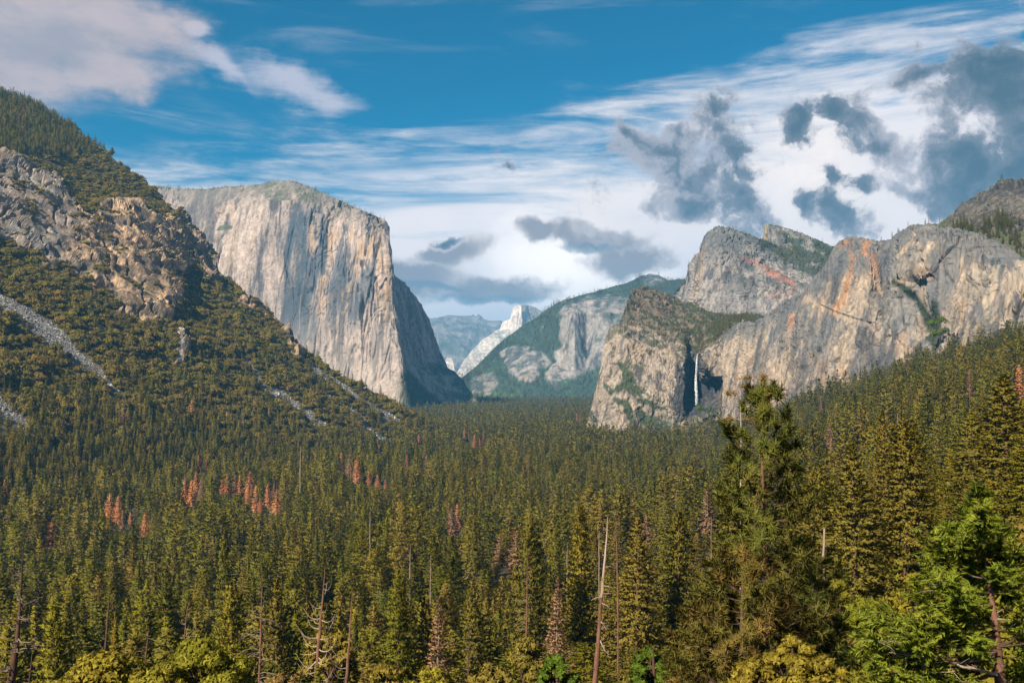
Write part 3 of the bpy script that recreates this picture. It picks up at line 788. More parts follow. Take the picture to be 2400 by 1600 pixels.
def lw_colour(P, px, py, N):
    c = granite(P, [0.52, 0.415, 0.315], [0.33, 0.30, 0.27], [0.10, 0.11, 0.125], 70.0, 12.0, 54.0, 0.62, 0.6, 0.35, np.array([0.50, 0.36, 0.235]))
    n = fbm(P, 70.0, 4, 0.6, 3.0, 103.0); s = fbm(P, 22.0, 4, 0.6, 14.0, 107.0); n2 = fbm(P, 18.0, 3, 0.6, 1.0, 109.0)
    top = np.interp(px, [p[0] for p in LW_TOP], [p[1] for p in LW_TOP])
    dt = py - top
    # grey lichen apron hanging from the rim with streaky lower edge
    hang = np.interp(px, [1640, 1720, 1900, 1960, 2040, 2075, 2130, 2200, 2260, 2330, 2400], [25, 30, 45, 110, 90, 130, 40, 60, 110, 95, 60])
    grey = 1 - sstep(dt + 45 * n + 60 * s, hang * 0.55, hang)
    c = mixc(c, [0.078, 0.084, 0.092], grey * 0.78)
    # big slate-grey stain areas
    for poly, k in (([(1800, 745), (1900, 712), (1985, 760), (1960, 800), (1930, 850), (1880, 800), (1830, 830), (1790, 850)], 0.6),
                    ([(2065, 600), (2110, 610), (2150, 580), (2130, 650), (2090, 660), (2060, 640)], 0.7),
                    ([(2180, 600), (2240, 560), (2250, 640), (2230, 720), (2190, 760), (2180, 690)], 0.7),
                    ([(2070, 660), (2150, 680), (2160, 760), (2110, 790), (2075, 740)], 0.5),
                    ([(1910, 655), (1960, 580), (1990, 600), (1960, 650), (1910, 700)], 0.65),
                    ([(2320, 600), (2340, 640), (2310, 740), (2290, 760), (2300, 690)], 0.5)):
        m = in_poly(px + 14 * n + 8 * s, py + 40 * s, poly)
        c = mixc(c, [0.082, 0.09, 0.10], m * k * (0.6 + 0.5 * sstep(s, -0.2, 0.3)))
    # orange streaks
    for pts, k in (([(1995, 600, 8), (1990, 640, 10), (1975, 700, 12), (1955, 730, 14)], 0.75), ([(2030, 565, 16), (2025, 590, 12)], 0.8), ([(2045, 600, 16), (2050, 650, 12)], 0.6), ([(2165, 635, 22), (2185, 650, 10)], 0.3), ([(1860, 740, 8), (1855, 790, 4)], 0.6), ([(1985, 565, 14), (1970, 575, 8)], 0.5)):
        m = np.clip(1.4 * line_mask(px + 6 * s, py + 20 * n, pts), 0, 1)
        c = mixc(c, [0.29, 0.135, 0.055], m * k * (0.55 + 0.45 * sstep(s, -0.15, 0.2)))
    # pale cream panels on the far right
    pm = in_poly(px + 10 * s, py + 30 * n, [(2285, 625), (2400, 600), (2420, 760), (2340, 770), (2290, 720)])
    c = mixc(c, [0.34, 0.27, 0.195], pm * 0.6 * sstep(-s, -0.15, 0.2))
    c = mixc(c, [0.33, 0.265, 0.205], np.clip(1.3 * line_mask(px, py + 8 * n, [(1900, 706, 5), (1960, 735, 9), (2040, 762, 10), (2060, 790, 8)]), 0, 1) * 0.3)
    crack = np.clip(1.6 * line_mask(px + 2 * s, py, [(2250, 560, 2), (2225, 588, 3), (2200, 618, 3), (2188, 640, 2)]), 0, 1)
    c = mixc(c, [0.045, 0.04, 0.035], crack * 0.85)
    g = np.maximum(line_mask(px + 8 * n2, py + 6 * n2, [(2098, 660, 6), (2120, 678, 12), (2145, 700, 14), (2160, 725, 13), (2175, 755, 16), (2190, 790, 20)]), line_mask(px + 10 * n2, py, [(2195, 710, 8), (2190, 750, 16), (2190, 790, 24)]))
    c = mixc(c, [0.022, 0.032, 0.020], np.clip(2.0 * g + 1.6 * n2 - 0.2, 0, 0.95) * (g > -0.3))
    c = mixc(c, [0.045, 0.055, 0.03], sstep(n2 + 0.5 * N[..., 2], 0.50, 0.62) * 0.8 * (sstep(px, 2180, 2230) * sstep(py, 640, 700) + (1 - sstep(dt, 4, 14)) * 0.8))
    return c
LW = massif('leaning_wall', 1694, 2520, 470, 255, LW_TOP, 1012, lambda a, b: interp_cols(LW_COLS, a, b), lw_relief, lw_colour, M_ROCK, (150, -30),
            rough=1.1, label='long orange and grey streaked granite wall right of the waterfall', category='cliff')

UH_TOP = [(2060, 575), (2090, 556), (2112, 548), (2132, 541), (2152, 530), (2175, 527), (2203, 519), (2234, 500), (2251, 479), (2262, 474), (2272, 464), (2285, 458), (2300, 446), (2312, 449), (2323, 444), (2333, 434), (2343, 426), (2361, 421), (2400, 418), (2520, 395)]
UH_COLS = [(2060, [(540, 2250), (640, 2000)]), (2130, [(530, 2150), (640, 1850)]), (2250, [(475, 2080), (540, 1860), (640, 1740)]), (2340, [(425, 2010), (500, 1850), (560, 1770), (640, 1680)]), (2520, [(395, 1930), (560, 1640), (700, 1520)])]
def uh_colour(P, px, py, N):
    c = 0.62 * granite(P, [0.30, 0.265, 0.22], [0.20, 0.19, 0.175], [0.07, 0.075, 0.085], 40.0, 2.0, 64.0, 0.55, 0.35)
    n = fbm(P, 34.0, 4, 0.6, 1.0, 113.0)
    c = mixc(c, [0.05, 0.06, 0.025], sstep(n + (py - 515) * 0.006 - (px - 2250) * 0.001, 0.0, 0.25) * 0.85)
    return c
UH = massif('upper_hillside', 2060, 2520, 240, 150, UH_TOP, 680, lambda a, b: interp_cols(UH_COLS, a, b), cliff_relief(6.0, 40.0, 1.5, 71.0, 1.5), uh_colour, M_ROCK, (160, -50),
            rough=1.8, label='dark rocky hillside rising above the leaning wall', category='hillside')

# ------------------------------------------------------------------ steep brush-covered hillside on the left
LH_TOP = [(-320, 40), (-120, 150), (0, 222), (60, 240), (100, 258), (130, 277), (160, 296), (182, 308), (195, 326), (222, 340), (250, 357), (280, 385), (305, 402), (340, 430), (365, 447), (388, 478), (410, 492), (424, 492), (440, 508),
          (450, 527), (462, 545), (480, 568), (496, 580), (508, 606), (512, 634), (531, 655), (559, 673), (570, 690), (595, 706), (612, 712), (628, 720), (646, 743), (672, 769), (692, 797), (705, 810), (733, 838), (777, 866), (815, 889),
          (856, 914), (892, 932), (930, 953), (968, 978), (1019, 1000), (1057, 1015), (1080, 1026), (1096, 1034), (1110, 1040)]
SCREE = [[(-40, 690, 26), (0, 712, 26), (60, 742, 31), (120, 788, 32), (180, 845, 25), (240, 890, 15), (292, 926, 7)], [(30, 782, 5), (62, 812, 6)], [(150, 866, 6), (215, 905, 7)], [(262, 930, 4), (297, 948, 5)],
         [(-40, 930, 28), (20, 975, 26), (68, 1018, 16)], [(570, 838, 5), (610, 885, 8), (650, 925, 8), (710, 968, 12), (760, 1000, 9)], [(722, 848, 7), (780, 890, 9), (850, 940, 11), (905, 975, 10), (960, 1008, 8), (1010, 1042, 6)],
         [(755, 922, 4), (800, 957, 7), (860, 1000, 9), (925, 1040, 9)], [(640, 900, 4), (690, 950, 6)], [(405, 800, 5), (412, 830, 7), (418, 850, 4)]]
LH_ROCK = [(-330, 330), (-60, 352), (0, 368), (60, 388), (115, 425), (160, 470), (172, 500), (220, 505), (240, 480), (330, 478), (352, 455), (395, 470), (455, 520), (515, 632), (540, 655), (500, 660), (470, 640), (440, 625), (415, 650),
           (420, 690), (400, 735), (385, 760), (340, 765), (290, 740), (255, 706), (215, 690), (180, 668), (140, 645), (100, 625), (60, 590), (0, 568), (-60, 560), (-330, 560)]
LH_ROCK2 = [(560, 672), (600, 700), (640, 735), (700, 800), (712, 835), (690, 840), (650, 760), (600, 740), (560, 720)]
LH_ROCK3 = [(398, 790), (430, 795), (440, 830), (425, 850), (405, 845)]
def build_left_hill():
    ncol, nrow = 700, 400
    pc = np.linspace(-320, 1108, ncol)
    t = (pc - CX) / FPX
    cc = 0.234 - 0.6045 * t
    foot = HORIZON + FPX * 150.0 * cc / 595.0 + 8.0
    tp = np.interp(pc, [p[0] for p in LH_TOP], [p[1] for p in LH_TOP])
    foot = np.maximum(foot, tp + 3)
    v = np.linspace(0, 1, nrow)[:, None]
    PY = foot[None] + (tp - foot)[None] * v
    PX = np.broadcast_to(pc[None], PY.shape).copy()
    wx = 26 * perlin(PX / 75, PY / 75, 0.3) + 11 * perlin(PX / 26, PY / 26, 5.3)
    wy = 26 * perlin(PX / 75, PY / 75, 9.7) + 11 * perlin(PX / 26, PY / 26, 7.7)
    XW, YW = PX + wx, PY + wy
    rock = np.maximum.reduce([in_poly(XW, YW, LH_ROCK), in_poly(PX + wx * 0.3, PY + wy * 0.3, LH_ROCK2), in_poly(XW, YW, LH_ROCK3)]).astype(float)
    # shoulders of brush inside the rock
    dome = in_poly(PX + wx * 0.6, PY + wy * 0.6, [(170, 470), (205, 440), (260, 400), (330, 405), (365, 440), (390, 500), (350, 500), (330, 480), (250, 480), (215, 500), (180, 497)])
    rock = np.where(dome, 0.0, rock)
    k = np.where(rock > 0.5, 0.62, 1.0)
    k = np.where((PY < 470) & (PX < 420) & (rock < 0.5), 0.75, k)
    k = blur2(k, 24)
    e = (HORIZON - PY) / FPX
    Yp = 745.0 / (cc[None] - e)
    dY = np.diff(Yp, axis=0) * 0.5 * (k[1:] + k[:-1])
    Y = np.concatenate([Yp[:1], Yp[:1] + np.cumsum(dY, 0)], 0)
    P = W(PX, PY, Y)
    N = np.cross(np.gradient(P, axis=1), np.gradient(P, axis=0))
    N /= np.maximum(np.linalg.norm(N, axis=-1, keepdims=True), 1e-6)
    N = np.where(np.sum(N * P, -1, keepdims=True) > 0, -N, N)
    rb = blur2(rock, 2)
    big = fbm(P, 190.0, 4, 0.5, 1.0, 3.0)
    rid = fbm(P, 60.0, 5, 0.55, 1.8, 6.0, ridged=True)
    but = fbm(P, 130.0, 2, 0.45, 6.0, 12.0, ridged=True)
    cut = fbm(P, 42.0, 2, 0.5, 7.0, 15.0)
    led = P[..., 2] / 30.0 + 1.1 * fbm(P, 150.0, 2, 0.5, 1.0, 33.0)
    led = (led - np.floor(led)) ** 2
    small = fbm(P, 13.0, 3, 0.6, 1.2, 29.0)
    crest = sstep(1 - v, 0.0, 0.03)
    D = (9.0 * big) + rb * (2.0 * rid + 10.0 * np.round(but * 3) / 3 + 14.0 * but + 13.0 * led - 9.0 * sstep(-np.abs(cut), -0.10, -0.01) + 0.6 * small) + (1 - rb) * 2.0 * small
    scree = np.zeros_like(PY)
    for pts in SCREE:
        scree = np.maximum(scree, line_mask(PX + wx * 0.42, PY + wy * 0.42, pts))
    scree = np.clip(scree * 1.8 + 0.5 * fbm(P, 22.0, 3, 0.6, 1.0, 181.0), 0, 1) * (scree > -0.25)
    D = D - scree * 3.0
    D = D * (0.25 + 0.75 * crest) * np.clip((PY - tp[None]) / 20 + 0.3, 0, 1)
    P = P + N * D[..., None]
    N2 = np.cross(np.gradient(P, axis=1), np.gradient(P, axis=0))
    N2 /= np.maximum(np.linalg.norm(N2, axis=-1, keepdims=True), 1e-6)
    N2 = np.where(np.sum(N2 * P, -1, keepdims=True) > 0, -N2, N2)
    # colour
    c = granite(P, [0.50, 0.40, 0.30], [0.34, 0.29, 0.235], [0.085, 0.085, 0.09], 42.0, 2.6, 74.0, 0.75, 0.6, 0.05)
    jv = fbm(P, 26.0, 3, 0.55, 5.0, 161.0); jh = fbm(P, 30.0, 3, 0.55, 0.35, 167.0)
    c = mixc(c, [0.028, 0.026, 0.024], np.clip(sstep(-np.abs(jv), -0.05, -0.01) + sstep(-np.abs(jh), -0.045, -0.01), 0, 1) * 0.75)
    pz = 1.4 * fbm(P, 70.0, 4, 0.6, 1.0, 171.0)
    c = np.array([1.50, 1.28, 1.06]) * mixc(c, [0.045, 0.043, 0.038], sstep(pz, 0.05, 0.42) * 0.5)
    bluegrey = (1 - sstep(PX + wx, 120, 200)) * sstep(PY, 370, 400)
    c = mixc(c, granite(P, [0.40, 0.39, 0.38], [0.25, 0.26, 0.27], [0.07, 0.08, 0.095], 36.0, 2.5, 84.0, 0.75, 0.15), bluegrey * 0.6)
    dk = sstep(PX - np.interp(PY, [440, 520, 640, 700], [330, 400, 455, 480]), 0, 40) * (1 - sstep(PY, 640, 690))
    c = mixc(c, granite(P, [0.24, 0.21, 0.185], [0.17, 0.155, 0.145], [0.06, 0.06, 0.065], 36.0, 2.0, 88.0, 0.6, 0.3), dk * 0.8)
    nn = fbm(P, 45.0, 4, 0.6, 1.0, 131.0)
    grass = sstep(N2[..., 2] + 0.25 * nn, 0.72, 0.82) * rb
    c = mixc(c, V_GRASS, grass * 0.6)
    duff = mixc(np.broadcast_to(np.array([0.050, 0.043, 0.020]), P.shape), [0.085, 0.07, 0.036], sstep(nn, 0.1, 0.5))
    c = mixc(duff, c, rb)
    sc = np.array([0.115, 0.112, 0.11]) * (1 + 0.55 * fbm(P, 9.0, 3, 0.7, 1.0, 141.0))[..., None]
    sc = mixc(sc, [0.07, 0.07, 0.076], sstep(fbm(P, 60.0, 3, 0.6, 1.0, 144.0) + (PY - 880) * 0.0015, 0.05, 0.35) * 0.7)
    c = mixc(c, sc, scree)
    # back slope
    rows, cr = [], []
    topv = P[-1]
    rad = topv[:, :2] / np.linalg.norm(topv[:, :2], axis=1, keepdims=True)
    for kk in range(1, 7):
        q = topv.copy(); f = kk / 6.0
        q[:, :2] += rad * 260 * f + np.array([-60.0, 60.0]) * f
        q[:, 2] -= 150 * f ** 1.3 - 8 * perlin(q[:, 0] / 60, q[:, 1] / 60, 0.2)
        rows.append(q[None]); cr.append(c[-1][None])
    V = np.concatenate([P] + rows, 0); V[..., 2] = np.maximum(V[..., 2], -158.0); C_ = np.concatenate([c] + cr, 0)
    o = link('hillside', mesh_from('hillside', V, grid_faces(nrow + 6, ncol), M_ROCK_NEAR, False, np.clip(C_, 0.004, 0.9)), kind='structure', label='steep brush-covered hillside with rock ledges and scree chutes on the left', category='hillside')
    r = Massif()
    r.P, r.PX, r.PY, r.N, r.rock, r.scree, r.obj = P, PX, PY, N2, rb, scree, o
    r.pc, r.foot, r.tp, r.nrow = pc, foot, tp, nrow
    return r
LH = build_left_hill()
print('terrain', round(time.time() - T0, 1))
# ------------------------------------------------------------------ foliage and bark materials
def leaf_material(name, stops, trans=0.25, vary=0.22):
    m = bpy.data.materials.new(name)
    m.use_nodes = True
    t = NT(m.node_tree)
    for nd in list(m.node_tree.nodes):
        m.node_tree.nodes.remove(nd)
    out = t.n('ShaderNodeOutputMaterial')
    oi = t.n('ShaderNodeObjectInfo')
    geo = t.n('ShaderNodeNewGeometry')
    c = t.ramp(oi.outputs['Random'], stops)
    k = t.math('MULTIPLY_ADD', geo.outputs['Random Per Island'], vary * 2, 1.0 - vary)
    c = t.vmath('SCALE', c, s=k)
    d = t.n('ShaderNodeBsdfDiffuse'); t.put(d.inputs[0], c)
    tr = t.n('ShaderNodeBsdfTranslucent'); t.put(tr.inputs[0], t.vmath('SCALE', c, s=1.1))
    mx = t.n('ShaderNodeMixShader'); mx.inputs[0].default_value = trans
    t.t.links.new(d.outputs[0], mx.inputs[1]); t.t.links.new(tr.outputs[0], mx.inputs[2])
    t.t.links.new(mx.outputs[0], out.inputs[0])
    return m
def bark_material(name, c1, c2, scale=6.0, stretch=0.15):
    m = bpy.data.materials.new(name)
    m.use_nodes = True
    t = NT(m.node_tree)
    b = m.node_tree.nodes['Principled BSDF']
    b.inputs['Roughness'].default_value = 0.95
    b.inputs['Specular IOR Level'].default_value = 0.1
    tc = t.n('ShaderNodeTexCoord')
    n = t.noise(t.mapping(tc.outputs['Object'], scale=(1, 1, stretch)), scale, 5.0, 0.7).outputs['Fac']
    n2 = t.noise(tc.outputs['Object'], 0.5, 3.0, 0.6).outputs['Fac']
    f = t.smooth(t.math('ADD', t.math('MULTIPLY', n, 0.7), t.math('MULTIPLY', n2, 0.5)), 0.42, 0.78)
    t.put(b.inputs['Base Color'], t.mix(f, (*c1, 1), (*c2, 1)))
    bp = t.n('ShaderNodeBump'); bp.inputs['Strength'].default_value = 0.6; bp.inputs['Distance'].default_value = 0.05
    t.put(bp.inputs['Height'], n); t.put(b.inputs['Normal'], bp.outputs[0])
    return m
L_DARK = leaf_material('dark_needles', [(0.0, (0.0697, 0.0706, 0.0115)), (0.35, (0.1043, 0.0997, 0.0144)), (0.7, (0.1449, 0.1203, 0.0164)), (1.0, (0.0986, 0.1078, 0.0193))])
L_MID = leaf_material('green_needles', [(0.0, (0.0969, 0.0995, 0.0125)), (0.4, (0.1522, 0.1349, 0.0163)), (0.75, (0.1846, 0.1493, 0.0187)), (1.0, (0.1246, 0.1279, 0.0141))])
L_OLIVE = leaf_material('olive_needles', [(0.0, (0.1172, 0.1042, 0.0198)), (0.4, (0.1491, 0.1208, 0.0232)), (0.75, (0.1704, 0.1255, 0.0276)), (1.0, (0.1304, 0.1231, 0.0215))])
L_BRUSH = leaf_material('brush_leaves', [(0.0, (0.1048, 0.0871, 0.0204)), (0.3, (0.1478, 0.1122, 0.024)), (0.6, (0.1236, 0.103, 0.0216)), (0.85, (0.168, 0.1135, 0.0264)), (1.0, (0.078, 0.0792, 0.0204))])
L_RED = leaf_material('dead_needles', [(0.0, (0.4233, 0.1769, 0.0833)), (0.5, (0.5081, 0.2385, 0.1042)), (1.0, (0.367, 0.1539, 0.0833))])
L_TAN = leaf_material('tan_dead_needles', [(0.0, (0.28, 0.1764, 0.0963)), (1.0, (0.245, 0.1428, 0.0847))])
L_OAK = leaf_material('oak_leaves', [(0.0, (0.1654, 0.1581, 0.0198)), (0.5, (0.2012, 0.1754, 0.022)), (1.0, (0.1869, 0.1437, 0.0242))], 0.35, 0.5)
L_YELLOW = leaf_material('yellow_leaves', [(0.0, (0.1898, 0.1518, 0.022)), (1.0, (0.2127, 0.1587, 0.024))], 0.35, 0.5)
L_BRIGHT = leaf_material('bright_green_leaves', [(0.0, (0.072, 0.1104, 0.014)), (1.0, (0.096, 0.1296, 0.017))], 0.35, 0.45)
L_CEDAR = leaf_material('cedar_sprays', [(0.0, (0.12, 0.1552, 0.0182)), (0.5, (0.1576, 0.1796, 0.0206)), (1.0, (0.135, 0.161, 0.0206))], 0.35, 0.5)
L_PINE = leaf_material('pine_needles', [(0.0, (0.0739, 0.0836, 0.018)), (0.5, (0.0896, 0.0938, 0.018)), (1.0, (0.1053, 0.0938, 0.0225))], 0.2, 0.5)
L_RUSTY = leaf_material('rusty_pine_needles', [(0.0, (0.1104, 0.0898, 0.0207)), (0.5, (0.0984, 0.0924, 0.0189)), (1.0, (0.138, 0.0898, 0.0252))], 0.2, 0.5)
L_GOLD = leaf_material('golden_needles', [(0.0, (0.165, 0.108, 0.034)), (1.0, (0.18, 0.12, 0.038))], 0.25, 0.5)
B_BROWN = bark_material('brown_bark', (0.045, 0.028, 0.019), (0.105, 0.062, 0.042))
B_RED = bark_material('reddish_bark', (0.065, 0.034, 0.023), (0.165, 0.085, 0.056))
B_BURNT = bark_material('charred_bark', (0.018, 0.014, 0.012), (0.10, 0.055, 0.038), 3.0)
B_PALE = bark_material('bleached_wood', (0.17, 0.125, 0.095), (0.32, 0.25, 0.195))
B_GREY = bark_material('grey_dead_wood', (0.085, 0.065, 0.052), (0.19, 0.145, 0.12))

# ------------------------------------------------------------------ tree shapes
def tube(pts, rad, sides=6):
    """tapering tube through PTS; returns verts, quads"""
    pts = np.asarray(pts, float); rad = np.asarray(rad, float)
    n = len(pts)
    tan = np.gradient(pts, axis=0)
    tan /= np.maximum(np.linalg.norm(tan, axis=1, keepdims=True), 1e-9)
    ref = np.array([0.31, 0.95, 0.05]) if abs(tan[0, 2]) > 0.7 else np.array([0, 0, 1.0])
    u = np.cross(tan, ref); u /= np.maximum(np.linalg.norm(u, axis=1, keepdims=True), 1e-9)
    w = np.cross(tan, u)
    a = np.linspace(0, 2 * np.pi, sides, endpoint=False)
    V = pts[:, None] + rad[:, None, None] * (np.cos(a)[None, :, None] * u[:, None] + np.sin(a)[None, :, None] * w[:, None])
    i = np.arange(n - 1)[:, None] * sides
    j = np.arange(sides)[None]
    F = np.stack([i + j, i + (j + 1) % sides, i + sides + (j + 1) % sides, i + sides + j], -1).reshape(-1, 4)
    return V.reshape(-1, 3), F

def merge(parts):
    vs, fs, o = [], [], 0
    for v, f in parts:
        vs.append(v); fs.append(np.asarray(f) + o); o += len(v)
    return np.concatenate(vs), np.concatenate(fs)

def face_out(T, O):
    """wind each leaf so that its front looks out of the crown"""
    n = np.cross(T[:, 1] - T[:, 0], T[:, 2] - T[:, 0])
    f = np.sum(n * O, 1) < 0
    T = T.copy()
    T[f] = T[f][:, [0, 2, 1]]
    return T
def soft_normals(me, nrm):
    me.polygons.foreach_set('use_smooth', np.ones(len(me.polygons), bool))
    me.normals_split_custom_set_from_vertices(np.asarray(nrm, np.float32))
def tris_mesh(name, T, mat, O=None):
    T = np.asarray(T, np.float32).reshape(-1, 3, 3)
    if O is not None:
        T = face_out(T, O)
    me = mesh_from(name, T.reshape(-1, 3), np.arange(len(T) * 3).reshape(-1, 3), mat, False)
    if O is not None:
        soft_normals(me, np.repeat(O, 3, axis=0))
    return me
def crown_out(T, seed=0, jit=0.30, up=0.50):
    """leaf directions of a conifer crown: away from the stem and upward"""
    c = T.mean(1); r = np.hypot(c[:, 0], c[:, 1])
    O = np.stack([c[:, 0], c[:, 1], up * r + 0.15], 1)
    O = O / np.maximum(np.linalg.norm(O, axis=1, keepdims=True), 1e-6)
    O = O + np.random.RandomState(seed).normal(0, jit, O.shape)
    return O / np.linalg.norm(O, axis=1, keepdims=True)

def unit(v):
    return v / np.maximum(np.linalg.norm(v, axis=-1, keepdims=True), 1e-9)

def leaf_tris(rs, C, out, length, width, wild=0.5):
    """one pointed leaf clump per centre: C (n,3), OUT (n,3) direction it grows"""
    n = len(C)
    d = unit(out + rs.normal(size=(n, 3)) * wild)
    s = unit(np.cross(d, rs.normal(size=(n, 3))))
    L = length * rs.uniform(0.6, 1.4, (n, 1)); Wd = width * rs.uniform(0.6, 1.4, (n, 1))
    return np.stack([C - s * Wd * 0.5 - d * L * 0.25, C + s * Wd * 0.5 - d * L * 0.25, C + d * L * 0.75], 1)

def conifer_shape(seed, H=30.0, RAD=4.3, whorls=30, per=8, clumps=12, base=0.10, power=0.85, droop=0.25, clump=0.8, ragged=0.3, crown_pow=1.0):
    """trunk tube and crown triangles of a conifer"""
    rs = np.random.RandomState(seed)
    z = np.linspace(0, H, 9)
    lean = rs.normal(0, 0.008, 2)
    wob = np.cumsum(rs.normal(0, 0.06, (9, 2)), 0)
    axis = np.stack([lean[0] * z + wob[:, 0], lean[1] * z + wob[:, 1], z], 1)
    trunk = tube(axis, np.interp(z, [0, H * 0.1, H], [H * 0.016, H * 0.0125, 0.03]), 6)
    Cs, Os = [], []
    tw = np.linspace(base, 0.985, whorls) + rs.normal(0, 0.25 / whorls, whorls)
    for tz in tw:
        tz = min(max(tz, base), 0.99)
        rel = (tz - base) / (1 - base)
        env = RAD * (1 - rel) ** power * min(1.0, 0.55 + rel * 3.0 * crown_pow)
        k = max(3, int(per * (0.5 + 0.6 * (1 - rel))))
        a0 = rs.uniform(0, 6.28)
        for b in range(k):
            a = a0 + 6.283 * b / k + rs.normal(0, 0.25)
            L = env * (1 + rs.normal(0, ragged) * 0.6) * rs.uniform(0.75, 1.1)
            if L < 0.15:
                L = 0.15
            rise = np.interp(rel, [0, 0.5, 1.0], [-droop, 0.02, 0.65])
            m = max(2, int(clumps * (0.30 + 0.70 * L / RAD)))
            f = np.sqrt(rs.uniform(0.04, 1.0, m))
            hx, hy = math.cos(a), math.sin(a)
            r = f * L
            zz = tz * H + rise * r - 0.10 * droop * r * r / RAD
            side = rs.normal(0, 0.16, m) * (0.4 + L * 0.35) * (1.15 - 0.5 * f)
            x = np.interp(tz * H, z, axis[:, 0]) + hx * r - hy * side
            y = np.interp(tz * H, z, axis[:, 1]) + hy * r + hx * side
            Cs.append(np.stack([x, y, zz + rs.normal(0, 0.10, m)], 1))
            o = np.stack([hx * np.ones(m) - hy * side * 0.4, hy * np.ones(m) + hx * side * 0.4, np.full(m, rise + 0.1)], 1)
            Os.append(o)
    # leader
    m = max(4, clumps // 2)
    zz = rs.uniform(0.93, 1.0, m) * H
    Cs.append(np.stack([np.interp(zz, z, axis[:, 0]), np.interp(zz, z, axis[:, 1]), zz], 1)); Os.append(np.tile([0, 0, 1.0], (m, 1)))
    Cs = np.concatenate(Cs); Os = np.concatenate(Os)
    T = leaf_tris(rs, Cs, Os, clump * 1.25, clump * 0.75, 0.45)
    return trunk, T

def billow_shape(seed, rx=5.0, h=6.5, lumps=14, leaves=60, leaf=0.9):
    """broad rounded oak or brush crown: leaf clumps over many small lumps"""
    rs = np.random.RandomState(seed)
    Cs, Os = [], []
    for i in range(lumps):
        a = rs.uniform(0, 6.28); r = rx * 0.72 * math.sqrt(rs.uniform(0, 1))
        zc = h * (0.30 + 0.45 * (1 - (r / rx) ** 2)) * rs.uniform(0.75, 1.12)
        lr = rx * rs.uniform(0.26, 0.42)
        d = unit(rs.normal(size=(leaves, 3)) + np.array([0, 0, 0.35]))
        p = d * lr * rs.uniform(0.72, 1.06, (leaves, 1)) * np.array([1, 1, 0.78])
        Cs.append(p + np.array([math.cos(a) * r, math.sin(a) * r, zc])); Os.append(d)
    C = np.concatenate(Cs); O = np.concatenate(Os)
    C[:, 2] = np.maximum(C[:, 2], 0.1)
    s = unit(np.cross(O, rs.normal(size=O.shape)))
    tdir = unit(np.cross(O, s) + rs.normal(size=O.shape) * 0.45)
    L = leaf * rs.uniform(0.6, 1.3, (len(C), 1))
    On = unit(O + np.array([0, 0, 0.35]) + rs.normal(0, 0.25, O.shape))
    return np.stack([C - s * L * 0.5, C + s * L * 0.5, C + tdir * L], 1), On

# ------------------------------------------------------------------ scatter of many plants as one mass
def proto_collection(name, meshes):
    c = bpy.data.collections.new(name)
    for i, me in enumerate(meshes):
        o = bpy.data.objects.new('%s_kind_%02d' % (name, i), me)
        c.objects.link(o)
    return c

def scatter(name, pts, scale, kind, protos, label, category, squash=None, seed=0):
    rs = np.random.RandomState(seed)
    n = len(pts)
    me = bpy.data.meshes.new(name)
    me.vertices.add(n)
    me.vertices.foreach_set('co', np.asarray(pts, np.float32).ravel())
    sc = np.stack([scale, scale, scale * (np.ones(n) if squash is None else squash)], 1).astype(np.float32)
    rot = np.stack([rs.normal(0, 0.045, n), rs.normal(0, 0.045, n), rs.uniform(0, 6.283, n)], 1).astype(np.float32)
    for nm, ty, arr in (('tree_scale', 'FLOAT_VECTOR', sc), ('tree_turn', 'FLOAT_VECTOR', rot)):
        at = me.attributes.new(nm, ty, 'POINT'); at.data.foreach_set('vector', arr.ravel())
    at = me.attributes.new('tree_kind', 'INT', 'POINT'); at.data.foreach_set('value', np.asarray(kind, np.int32))
    ng = bpy.data.node_groups.new(name + '_planting', 'GeometryNodeTree')
    ng.interface.new_socket('Geometry', in_out='INPUT', socket_type='NodeSocketGeometry')
    ng.interface.new_socket('Geometry', in_out='OUTPUT', socket_type='NodeSocketGeometry')
    N = ng.nodes
    gi, go = N.new('NodeGroupInput'), N.new('NodeGroupOutput')
    ci = N.new('GeometryNodeCollectionInfo')
    ci.inputs['Collection'].default_value = protos
    ci.inputs['Separate Children'].default_value = True
    ci.inputs['Reset Children'].default_value = True
    iop = N.new('GeometryNodeInstanceOnPoints')
    iop.inputs['Pick Instance'].default_value = True
    def attr(nm, ty):
        a = N.new('GeometryNodeInputNamedAttribute'); a.data_type = ty; a.inputs['Name'].default_value = nm
        return a.outputs['Attribute']
    L = ng.links.new
    L(gi.outputs[0], iop.inputs['Points']); L(ci.outputs[0], iop.inputs['Instance'])
    L(attr('tree_kind', 'INT'), iop.inputs['Instance Index'])
    e2r = N.new('FunctionNodeEulerToRotation')
    L(attr('tree_turn', 'FLOAT_VECTOR'), e2r.inputs[0]); L(e2r.outputs[0], iop.inputs['Rotation'])
    L(attr('tree_scale', 'FLOAT_VECTOR'), iop.inputs['Scale'])
    L(iop.outputs[0], go.inputs[0])
    o = link(name, me, kind='stuff', label=label, category=category)
    md = o.modifiers.new('planting', 'NODES')
    md.node_group = ng
    return o

